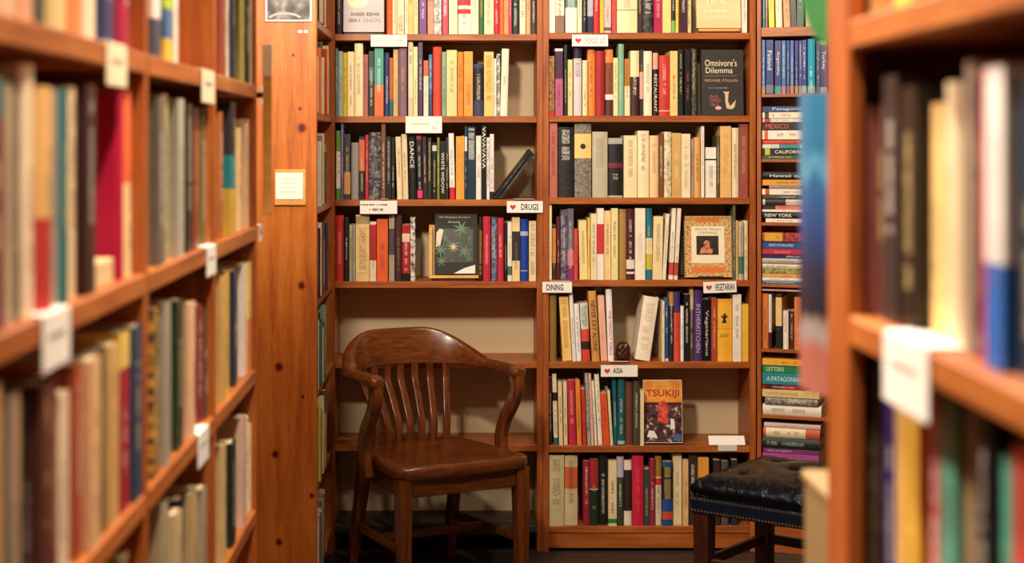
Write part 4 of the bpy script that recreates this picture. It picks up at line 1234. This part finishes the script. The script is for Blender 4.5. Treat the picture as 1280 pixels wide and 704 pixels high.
for (bi, ri), spec in bay_rows.items():
    a, b = bays[bi]
    z = ZF[ri]
    fixed = spec.replace('--', '-~')
    ents = []
    for e in spec.split(';'):
        e = e.strip()
        ents.append(e)
    # negative pixel columns lie outside the frame to the left
    out = []
    for e in ents:
        rng_, rest = e.split(' ', 1)
        neg = rng_.startswith('-')
        body = rng_[1:] if neg else rng_
        p, q = body.split('-', 1)
        out.append(((-float(p) if neg else float(p)), float(q), rest))
    items = []
    for x0, x1, rest in out:
        _, _, top, col, o = parse('0-1 ' + rest)[0]
        Da, Db = XSP * F / (x0 - CX), XSP * F / (x1 - CX)
        Dm = (Da + Db) / 2
        h = EYE - (top - CY) * Dm / F - z if top > -900 else rng.uniform(0.19, 0.24)
        t = min(0.052, max(0.008, Db - Da - 0.0008))
        o.setdefault('s', rng.uniform(2, 14))
        Dm = min(max(Dm, a + t / 2 + 0.002), b - UT - t / 2 - 0.002)
        items.append((Dm, Dm, t, max(0.14, min(0.258, h)), col, o))
    items.sort(key=lambda q: q[0])
    upright_row(items, z, left_place, '%s row, %s left foreground bay' % (['top', 'second', 'third', 'lowest'][ri], ['', 'nearest', 'middle', 'farthest'][bi]), GLF, order='from camera', depth=0.205, umin=a + 0.001, umax=b - UT - 0.001)

# a book lying in the gap before the crimson one
m = Matrix.Translation((XL - 0.012, 2.062, ZF[1] + 0.0165)) @ Matrix.Rotation(R(90), 4, 'Z') @ Matrix.Rotation(R(-90), 4, 'Y')
make_book(m, 0.032, 0.118, 0.15, 'e4c894', {'b': [], 'k': 'p', 'nt': 1}, 'small cream book lying flat in gap before crimson hardback', GLF)


def hanging_tag(name, X, D, z, w, h, label, sgn, parts_mat, tilt=0):
    """a folded paper tag on a shelf edge facing the aisle"""
    root = empty(name, (X, D, z), (0, 0, R(tilt)))
    tag(root, label, 'shelf tag', 'paper tags on the foreground shelf edges')
    link('card', box_mesh(-0.0012 if sgn > 0 else -0.0004, 0.0012 if sgn < 0 else 0.0004, -w / 2, w / 2, -h, 0, 0.0004), parts_mat, root)
    link('folded_top', box_mesh(-0.035 if sgn > 0 else 0.0, 0.0 if sgn > 0 else 0.035, -w / 2 + 0.004, w / 2 - 0.004, 0.0004, 0.0016, 0.0004), parts_mat, root)
    me = stroke_line(1, w * 0.6, 0.006, int(D * 100))
    if sgn > 0: me.transform(frame((0, 1, 0), (0, 0, 1), (0.0008, 0, -h * 0.4)))
    else: me.transform(frame((0, -1, 0), (0, 0, 1), (-0.0008, 0, -h * 0.4)))
    link('lettering', me, plain('tag_grey_ink', 'a8968a', .6), root)
    return root


def tag_at(px, row, w, h, label, tilt=0, mat=None):
    D = XL * F / (px - CX)
    hanging_tag('shelf_tag', XL + 0.0035, D, ZF[row] + 0.0005, w, h, label, 1, mat or M_WHITE, tilt)


tag_at(67, 1, 0.115, 0.058, 'blurred white tag on nearest left shelf below red and cream books')
tag_at(143, 0, 0.115, 0.052, 'blurred white tag on upper left shelf above crimson book', mat=M_CREAM)
tag_at(258, 0, 0.14, 0.055, 'cream tag on upper left shelf under the empty dark gap', mat=M_CREAM)
tag_at(262, 1, 0.10, 0.05, 'white tag on second left shelf beside middle upright')
tag_at(252, 2, 0.11, 0.055, 'white tag on third left shelf beside middle upright')
tag_at(324, 1, 0.05, 0.034, 'small white tag at far end of second left shelf')
tag_at(325, 0, 0.035, 0.04, 'small white tag at far end of upper left shelf')

# narrow strip hung on the end of that bookcase
sx = XL + 0.022
ws = empty('wooden_strip', (sx, 3.462, 1.36))
tag(ws, 'narrow wooden strip with cream top hung on bookcase end', 'strip')
link('strip', box_mesh(-0.011, 0.008, 0, 0.008, 0, 0.295, 0.001), W_TAN, ws)
link('cream_top', box_mesh(-0.012, 0.009, -0.001, 0.009, 0.2955, 0.365, 0.001), M_CREAM, ws)
link('hook', box_mesh(-0.04, -0.012, 0.002, 0.008, 0.25, 0.262, 0.001), M_BLACKP, ws)

# ------------------------------------------------------------------ foreground bookcase along the right of the aisle
XRF = 0.43
RD1 = 1.822
RDEP = 0.24
rb = empty('bookcase', (XRF, 0, 0))
tag(rb, 'blurred foreground bookcase along the right of the aisle', 'bookcase')
ZRF = [EYE + 0.100 + 0.03, EYE - 0.183, EYE - 0.49]
link('end_panel', box_mesh(0.004, RDEP, RD1 - 0.022, RD1, 0, 2.3), W_UP, rb)
link('face_stile', box_mesh(-0.014, 0.0035, RD1 - 0.10, RD1, 0, 2.3, 0.003), W_UP, rb)
link('upright', box_mesh(0.0, RDEP, 0.94, 0.965, 0, 2.3), W_UP, rb)
for z in [ZRF[0] + 0.31] + ZRF + [ZRF[2] - 0.31, 0.10]:
    link('shelf', box_mesh(0.0045, RDEP - 0.01, 0.9655, RD1 - 0.0225, z - 0.03, z), W_SIDE, rb)
    link('shelf_edge', box_mesh(-0.014, 0.004, 0.9655, RD1 - 0.1005, z - 0.032, z - 0.0005, 0.003), W_SIDE, rb)
link('back_panel', box_mesh(RDEP - 0.0095, RDEP, 0.9655, RD1 - 0.0225, 0, 2.3, 0), M_BACK, rb)
GRF = 'blurred books on the right foreground shelves'
XRS = XRF + 0.014
right_rows = [
    '1072-1100 -999 e8b070; 1102-1118 -999 c85040; 1119-1152 -999 ecc040; 1153-1162 -999 a03030; 1163-1176 -999 5a4a78; 1178-1198 -999 e08858; 1200-1235 -999 d8b890; 1237-1275 -999 e8d8b8; 1278-1320 -999 b04838',
    '1067-1081 128 381a1c m=7a4030; 1082-1094 132 905048; 1095-1109 132 6a3a34; 1110-1129 95 302c2c; 1131-1152 108 1a1816; 1155-1178 130 ecc078; 1179-1196 103 f0d8b0; 1200-1217 76 a08c78; 1218-1229 100 3a2434; 1230-1246 86 d02c30; 1247-1272 84 f0ece8 b=0:.35:2468c0 s=3; 1273-1310 95 1e3448; 1312-1360 90 b89c70',
    '1067-1078 448 d86848; 1079-1101 455 4a3c34 m=6a5a48; 1103-1117 470 302460; 1118-1129 480 c8a070; 1130-1152 482 e0b048; 1154-1177 490 b02430 m=d04440; 1179-1200 482 62a890; 1201-1220 500 8a7460; 1222-1238 520 1a1818; 1239-1264 570 58b098; 1265-1290 560 d84c40; 1292-1330 560 7a2c30']
for ri, spec in enumerate(right_rows):
    items = []
    for x0, x1, top, col, o in parse(spec):
        Da, Db = XRS * F / (x1 - CX), XRS * F / (x0 - CX)
        Dm = (Da + Db) / 2
        z = ZRF[ri]
        h = EYE - (top - CY) * Dm / F - z if top > -900 else rng.uniform(0.19, 0.24)
        t = min(0.06, max(0.008, Db - Da - 0.0008))
        o.setdefault('s', rng.uniform(8, 18))
        Dm = min(max(Dm, 0.97 + t / 2), RD1 - 0.024 - t / 2)
        items.append((-Dm, -Dm, t, max(0.14, min(0.268, h)), col, o))
    items.sort(key=lambda q: q[0])
    upright_row(items, ZRF[ri], lambda u, sb: right_place(-u, sb), '%s row, right foreground bookcase' % ['top', 'middle', 'lowest'][ri], GRF, order='from the end panel', depth=0.225, umin=-(RD1 - 0.0235), umax=-0.966)

D = (XRF - 0.0165) * F / (1131 - CX)
hanging_tag('shelf_tag', XRF - 0.0165, D, ZRF[1] + 0.001, 0.15, 0.066, 'large blurred white tag on the right foreground shelf', -1, M_WHITE, 0)


def poster_mat():
    m, nt, b = new_mat('blue_cover_print')
    tc = nt.nodes.new('ShaderNodeTexCoord')
    sp = nt.nodes.new('ShaderNodeSeparateXYZ')
    nt.links.new(tc.outputs['Generated'], sp.inputs[0])
    no = nt.nodes.new('ShaderNodeTexNoise'); no.inputs['Scale'].default_value = 4.0; no.inputs['Detail'].default_value = 3
    nt.links.new(tc.outputs['Generated'], no.inputs['Vector'])
    ad = nt.nodes.new('ShaderNodeMath'); ad.operation = 'MULTIPLY_ADD'; ad.inputs[1].default_value = 0.22
    sub = nt.nodes.new('ShaderNodeMath'); sub.operation = 'SUBTRACT'; sub.inputs[1].default_value = 0.11
    nt.links.new(no.outputs['Fac'], ad.inputs[0]); nt.links.new(sp.outputs[2], sub.inputs[0]); nt.links.new(sub.outputs[0], ad.inputs[2])
    cr = nt.nodes.new('ShaderNodeValToRGB')
    els = cr.color_ramp.elements
    els[0].position = 0.0; els[0].color = (*lin('a86454'), 1)
    els[1].position = 1.0; els[1].color = (*lin('1c6488'), 1)
    for p, c in ((0.12, 'a05c50'), (0.18, '90888c'), (0.23, '8a7870'), (0.27, '1c1c28'), (0.42, '20243c'), (0.52, '1c386c'), (0.68, '1e5484'), (0.74, '4484a0'), (0.80, '1c6088')):
        e = els.new(p); e.color = (*lin(c), 1)
    nt.links.new(ad.outputs[0], cr.inputs['Fac']); nt.links.new(cr.outputs['Color'], b.inputs['Base Color'])
    b.inputs['Roughness'].default_value = 0.35
    return m


# the tall blue poster whose edge curls past the end panel
pp = spline([(0.60, RD1 + 0.004), (0.52, RD1 + 0.012), (0.46, RD1 + 0.045), (0.428, RD1 + 0.12), (0.424, RD1 + 0.18)], 6)
z0, z1 = EYE - (482 - CY) * 2.0 / F, EYE - (118 - CY) * 2.0 / F
rings = []
for i, p in enumerate(pp):
    tdir = (pp[min(i + 1, len(pp) - 1)] - pp[max(i - 1, 0)]).normalized()
    nrm = Vector((-tdir.y, tdir.x)) * 0.0011
    a_, b_ = p + nrm, p - nrm
    rings.append([Vector((a_.x, a_.y, z0)), Vector((b_.x, b_.y, z0)), Vector((b_.x, b_.y, z1)), Vector((a_.x, a_.y, z1))])
me = loft(rings, smooth=50)
o = empty('poster', (0, 0, 0))
tag(o, 'tall blue and black poster curling past the right bookcase end', 'poster')
link('sheet', me, poster_mat(), o)
link('pin', box_mesh(0.575, 0.585, RD1 + 0.0085, RD1 + 0.012, z1 - 0.02, z1 - 0.01, 0.001), M_BLACKP, o)

# green leaf-shaped tag hanging above it
pts = [(-.030, .10), (-.032, .02), (-.024, -.03), (-.008, -.058), (.008, -.06), (.022, -.035), (.03, .02), (.03, .10)]
me = bpy.data.meshes.new('leaf')
n_ = len(pts)
sp_ = spline([(x, y, 0) for x, y in pts], 4)
ring = [(p.x, p.y) for p in sp_]
me = poly_mesh(ring[::-1], 0.003)
me.transform(frame((0.85, -0.527, 0), (0, 0, 1), (0, 0, 0)))
g = empty('hanging_tag', (0.434, RD1 + 0.085, EYE + 0.178))
tag(g, 'green rounded tag hanging at top of the right bookcase end', 'tag')
link('tag_body', me, plain('green_plastic', '4c9a5c', 0.4), g)
link('cord', box_mesh(-0.001, 0.001, -0.001, 0.001, 0.09, 0.4, 0), M_BLACKP, g)

# cream box standing at the end of the right bookcase
cb_ = empty('cream_stand', (0.4335, RD1 + 0.003, 0))
tag(cb_, 'cream painted narrow stand at the end of right bookcase', 'stand')
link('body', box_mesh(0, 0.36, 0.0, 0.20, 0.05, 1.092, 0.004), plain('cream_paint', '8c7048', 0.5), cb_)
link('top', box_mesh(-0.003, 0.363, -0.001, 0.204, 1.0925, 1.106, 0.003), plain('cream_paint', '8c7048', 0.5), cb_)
link('foot', box_mesh(0.01, 0.35, 0.01, 0.19, 0.0, 0.0495, 0.002), W_STOOL, cb_)

# ------------------------------------------------------------------ the wooden armchair
ch = empty('armchair', (-0.072, 5.605, 0), (0, 0, R(28)))
tag(ch, 'dark oak armchair with curved slatted back and saddle seat', 'chair')
SH = 0.450


def seat_mesh():
    out = []
    N = 56
    for k in range(N):
        a = 2 * math.pi * k / N
        c, s = math.cos(a), math.sin(a)
        e = 0.24
        x = math.copysign(abs(c) ** e, c)
        y = math.copysign(abs(s) ** e, s)
        hw = 0.258 + (0.210 - 0.258) * (y + 1) / 2
        yy = y * 0.235 - (0.012 * (1 - x * x) if y < 0 else 0)
        out.append(Vector((x * hw, yy, 0)))
    rings = []
    th = 0.042
    for sc_, z in ((0.0, SH - 0.012), (0.3, SH - 0.012), (0.6, SH - 0.009), (0.85, SH - 0.002), (0.95, SH), (0.985, SH - 0.003), (1.0, SH - 0.012), (1.0, SH - th + 0.010), (0.975, SH - th), (0.0, SH - th)):
        ring = []
        for p in out:
            zz = z
            if sc_ in (0.3, 0.6, 0.85) and p.y < 0: zz += 0.007 * max(0, 1 - abs(p.x) / 0.10) * sc_
            ring.append(Vector((p.x * max(sc_, 0.001), p.y * max(sc_, 0.001), zz)))
        rings.append(ring)
    return loft(rings, caps=False, smooth=50)


link('seat', seat_mesh(), W_CHAIR, ch)


def bar(p0, p1, w0, h0, w1, h1, hint=(1, 0, 0), r=0.004):
    p0, p1 = Vector(p0), Vector(p1)
    return sweep([p0, p0.lerp(p1, 0.5), p1], [(w0, h0, r), ((w0 + w1) / 2, (h0 + h1) / 2, r), (w1, h1, r)], Vector(hint))


ST = SH - 0.042
legs = {'fl': ((-0.222, -0.196), (-0.224, -0.204)), 'fr': ((0.222, -0.196), (0.224, -0.204)), 'rl': ((-0.180, 0.185), (-0.196, 0.275)), 'rr': ((0.180, 0.185), (0.196, 0.275))}
for k, (a, b) in legs.items():
    w = 0.050 if k[0] == 'f' else 0.044
    link('leg', bar((a[0], a[1], ST - 0.0005), (b[0], b[1], 0.0), w, w, w * 0.74, w * 0.74), W_CHAIR_V, ch)
za0, za1 = ST - 0.062, ST - 0.001
link('apron', box_mesh(-0.196, 0.196, -0.214, -0.194, za0, za1, 0.002), W_CHAIR, ch)
link('apron', box_mesh(-0.157, 0.157, 0.180, 0.198, za0, za1, 0.002), W_CHAIR, ch)
for s in (-1, 1):
    link('apron', bar((s * 0.221, -0.170, (za0 + za1) / 2), (s * 0.186, 0.162, (za0 + za1) / 2), 0.020, za1 - za0, 0.020, za1 - za0, r=0.002), W_CHAIR, ch)
zs_ = 0.165
for s in (-1, 1):
    link('stretcher', bar((s * 0.222, -0.182, zs_), (s * 0.190, 0.222, zs_), 0.018, 0.03, 0.018, 0.03, r=0.004), W_CHAIR, ch)
link('stretcher', bar((-0.198, 0.03, zs_), (0.198, 0.03, zs_), 0.018, 0.03, 0.018, 0.03, hint=(0, 1, 0), r=0.004), W_CHAIR, ch)

# crest rail flowing into the arms: one bent piece
half = [(0.270, -0.115), (0.278, -0.04), (0.279, 0.05), (0.264, 0.13), (0.215, 0.215), (0.12, 0.268), (0.0, 0.286)]
plan = [(-x, y) for x, y in half] + half[-2::-1]
cp = spline([(x, y, 0) for x, y in plan], 7)
N = len(cp)
rings = []
for i, p in enumerate(cp):
    u = abs(i / (N - 1) * 2 - 1)            # 1 at arm ends, 0 at the back centre
    f = 1 - min(1, max(0, (u - 0.12) / 0.42)); f = f * f * (3 - 2 * f)
    ztop = 0.738 + 0.104 * f
    zbot = 0.700 + 0.012 * f
    wd = 0.058 * (1 - f) + 0.026 * f
    end = max(0, (u - 0.94) / 0.06)
    wd *= 1 - 0.35 * end ** 2
    ztop -= 0.012 * end ** 2; zbot -= 0.006 * end
    t = (cp[min(i + 1, N - 1)] - cp[max(i - 1, 0)]).normalized()
    nrm = Vector((-t.y, t.x, 0))
    if nrm.dot(Vector((p.x, p.y - 0.0, 0))) < 0: nrm = -nrm
    lean = 0.03 * f
    ring = []
    for a, b in rrect(wd, ztop - zbot, 0.010 if f > 0.5 else 0.014, 3):
        zz = (ztop + zbot) / 2 + b
        ring.append(p + nrm * (a + lean * (zz - zbot) / max(0.01, ztop - zbot)) + Vector((0, 0, zz)))
    rings.append(ring)
link('crest_rail', loft(rings, smooth=45), W_CHAIR, ch)
for s in (-1, 1):
    pts = spline([(s * 0.270, -0.086, 0.699), (s * 0.272, -0.090, 0.655), (s * 0.271, -0.058, 0.60), (s * 0.270, -0.010, 0.54), (s * 0.266, 0.012, 0.48), (s * 0.265, 0.008, 0.43), (s * 0.262, 0.004, 0.385)], 6)
    n_ = len(pts)
    sec = []
    for i in range(n_):
        q = i / (n_ - 1)
        w = 0.036 - 0.004 * q
        d_ = 0.060 - 0.012 * math.sin(q * math.pi) + 0.004 * q
        sec.append((w, d_, 0.010))
    link('arm_post', sweep(pts, sec, Vector((1, 0, 0)), 50), W_CHAIR_V, ch)
for k in range(7):
    q = -1 + 2 * k / 6
    xt, xb_ = q * 0.165, q * 0.135
    yt = 0.282 - 0.075 * (abs(xt) / 0.235) ** 2 - 0.004
    yb = 0.205 - 0.02 * q * q
    pts = spline([(xb_, yb, SH - 0.012), (xb_ * 1.02, yb - 0.004, SH + 0.06), ((xb_ + xt) / 2, (yt + yb) / 2 - 0.004, SH + 0.14), (xt, yt + 0.001, SH + 0.215), (xt, yt + 0.002, 0.715)], 4)
    link('slat', sweep(pts, [(0.027, 0.012, 0.004)] * len(pts), Vector((1, 0, 0)), 50), W_CHAIR_V, ch)

# ------------------------------------------------------------------ the tufted leather stool
SL = Vector((0.712, 4.955))
ang = R(-38)
SWD, SDP = 0.50, 0.46
stl = empty('leather_stool', (SL.x, SL.y, 0), (0, 0, ang))
tag(stl, 'black tufted leather stool with brass nailheads on dark wooden legs', 'stool')


def leather_mat(name, col, rough):
    m, nt, b = new_mat(name)
    tc = nt.nodes.new('ShaderNodeTexCoord')
    no = nt.nodes.new('ShaderNodeTexNoise'); no.inputs['Scale'].default_value = 14; no.inputs['Detail'].default_value = 5; no.inputs['Distortion'].default_value = 1.2
    vo = nt.nodes.new('ShaderNodeTexVoronoi'); vo.inputs['Scale'].default_value = 260
    nt.links.new(tc.outputs['Object'], no.inputs['Vector']); nt.links.new(tc.outputs['Object'], vo.inputs['Vector'])
    b1 = nt.nodes.new('ShaderNodeBump'); b1.inputs['Strength'].default_value = 0.55; b1.inputs['Distance'].default_value = 0.012
    b2 = nt.nodes.new('ShaderNodeBump'); b2.inputs['Strength'].default_value = 0.15; b2.inputs['Distance'].default_value = 0.001
    nt.links.new(no.outputs['Fac'], b1.inputs['Height']); nt.links.new(vo.outputs['Distance'], b2.inputs['Height'])
    nt.links.new(b1.outputs[0], b2.inputs['Normal']); nt.links.new(b2.outputs[0], b.inputs['Normal'])
    b.inputs['Base Color'].default_value = (*lin(col), 1)
    b.inputs['Roughness'].default_value = rough
    b.inputs['Specular IOR Level'].default_value = 0.3
    b.inputs['Specular Tint'].default_value = (0.62, 0.78, 1.0, 1)
    return m


M_LEA = leather_mat('black_leather', '050609', 0.26)
M_BAND = leather_mat('navy_leather_band', '0c1220', 0.4)
M_BRASS = plain('brass_nail', 'c8a868', 0.3, metal=1.0)
ZB0, ZB1 = 0.385, 0.436     # the band
# cushion: dome with dimples at the tufts
NU = 72
tufts = [(0.27 + 0.46 * i / 1.0 * 0.5 * 2 * 0.5, 0) for i in range(0)]
tufts = [(a, b) for a in (0.25, 0.75) for b in (0.25, 0.75)] + [(0.5, 0.5)]
verts, faces = [], []
for i in range(NU + 1):
    for j in range(NU + 1):
        u, v = i / NU, j / NU
        # edge-concentrated parameter
        uu, vv = 0.5 - 0.5 * math.cos(math.pi * u), 0.5 - 0.5 * math.cos(math.pi * v)
        ex = min(uu, 1 - uu) * 2; ey = min(vv, 1 - vv) * 2
        ed = (max(ex, 1e-6) ** -5 + max(ey, 1e-6) ** -5) ** -0.2
        ed = max(0.0, ed)
        prof = (1 - (1 - min(1, ed / 0.34)) ** 2.2) ** 0.42
        z = ZB1 + 0.066 * prof + 0.022 * ed
        for a, b in tufts:
            dd = math.hypot((uu - a) * SWD, (vv - b) * SDP)
            z -= 0.010 * math.exp(-(dd / 0.022) ** 2) + 0.010 * math.exp(-(dd / 0.055) ** 2)
        # bulge out over the band
        k = 0.012 * math.sin(min(1.0, prof) * math.pi)
        cn_ = (abs(2 * uu - 1) * abs(2 * vv - 1)) ** 6
        k -= 0.009 * cn_
        x = uu * SWD + (uu - 0.5) * 2 * k
        y = vv * SDP + (vv - 0.5) * 2 * k
        # wrinkles running down the sides
        z += 0.0034 * math.sin(uu * 74 + vv * 70 + 2.0 * math.sin(uu * 17 - vv * 13)) * (1 - min(1, ed / 0.4)) * prof
        verts.append((x, y, z))
for i in range(NU):
    for j in range(NU):
        a = i * (NU + 1) + j
        faces.append((a, a + NU + 1, a + NU + 2, a + 1))
me = bpy.data.meshes.new('cushion')
me.from_pydata(verts, [], faces)
finish(me, 80)
link('cushion', me, M_LEA, stl)
for a, b in tufts:
    bm = bmesh.new(); bmesh.ops.create_uvsphere(bm, u_segments=10, v_segments=6, radius=0.008)
    for v in bm.verts: v.co.z *= 0.45
    bt = bpy.data.meshes.new('button'); bm.to_mesh(bt); bm.free(); finish(bt, 60)
    link('button', bt, M_LEA, stl, (a * SWD, b * SDP, ZB1 + 0.088 - 0.0205))
link('band', box_mesh(0, SWD, 0, SDP, ZB0, ZB1 - 0.001, 0.005, 2), M_BAND, stl)
nails = []
bm = bmesh.new(); bmesh.ops.create_icosphere(bm, subdivisions=1, radius=0.0036)
nm_ = bpy.data.meshes.new('nail'); bm.to_mesh(nm_); bm.free()
for zz in (ZB0 + 0.008, ZB1 - 0.008):
    for k in range(int(SWD / 0.0108)):
        x = 0.008 + k * 0.0108
        if x > SWD - 0.008: break
        nails.append((nm_, Matrix.Translation((x, -0.0005, zz))))
        nails.append((nm_, Matrix.Translation((x, SDP + 0.0005, zz))))
    for k in range(int(SDP / 0.0108)):
        y = 0.008 + k * 0.0108
        if y > SDP - 0.008: break
        nails.append((nm_, Matrix.Translation((-0.0005, y, zz))))
        nails.append((nm_, Matrix.Translation((SWD + 0.0005, y, zz))))
nh = link('nailhead_trim', join_meshes(nails), M_BRASS, stl)
nh['kind'] = 'stuff'
for x in (0.032, SWD - 0.032):
    for y in (0.032, SDP - 0.032):
        link('leg', bar((x, y, ZB0 - 0.0005), (x, y, 0), 0.052, 0.052, 0.044, 0.044, r=0.003), W_STOOL, stl)
for y in (0.032, SDP - 0.032):
    link('stretcher', box_mesh(0.058, SWD - 0.058, y - 0.009, y + 0.009, 0.215, 0.245, 0.002), W_STOOL, stl)
for x in (0.032, SWD - 0.032):
    link('stretcher', box_mesh(x - 0.009, x + 0.009, 0.058, SDP - 0.058, 0.215, 0.245, 0.002), W_STOOL, stl)
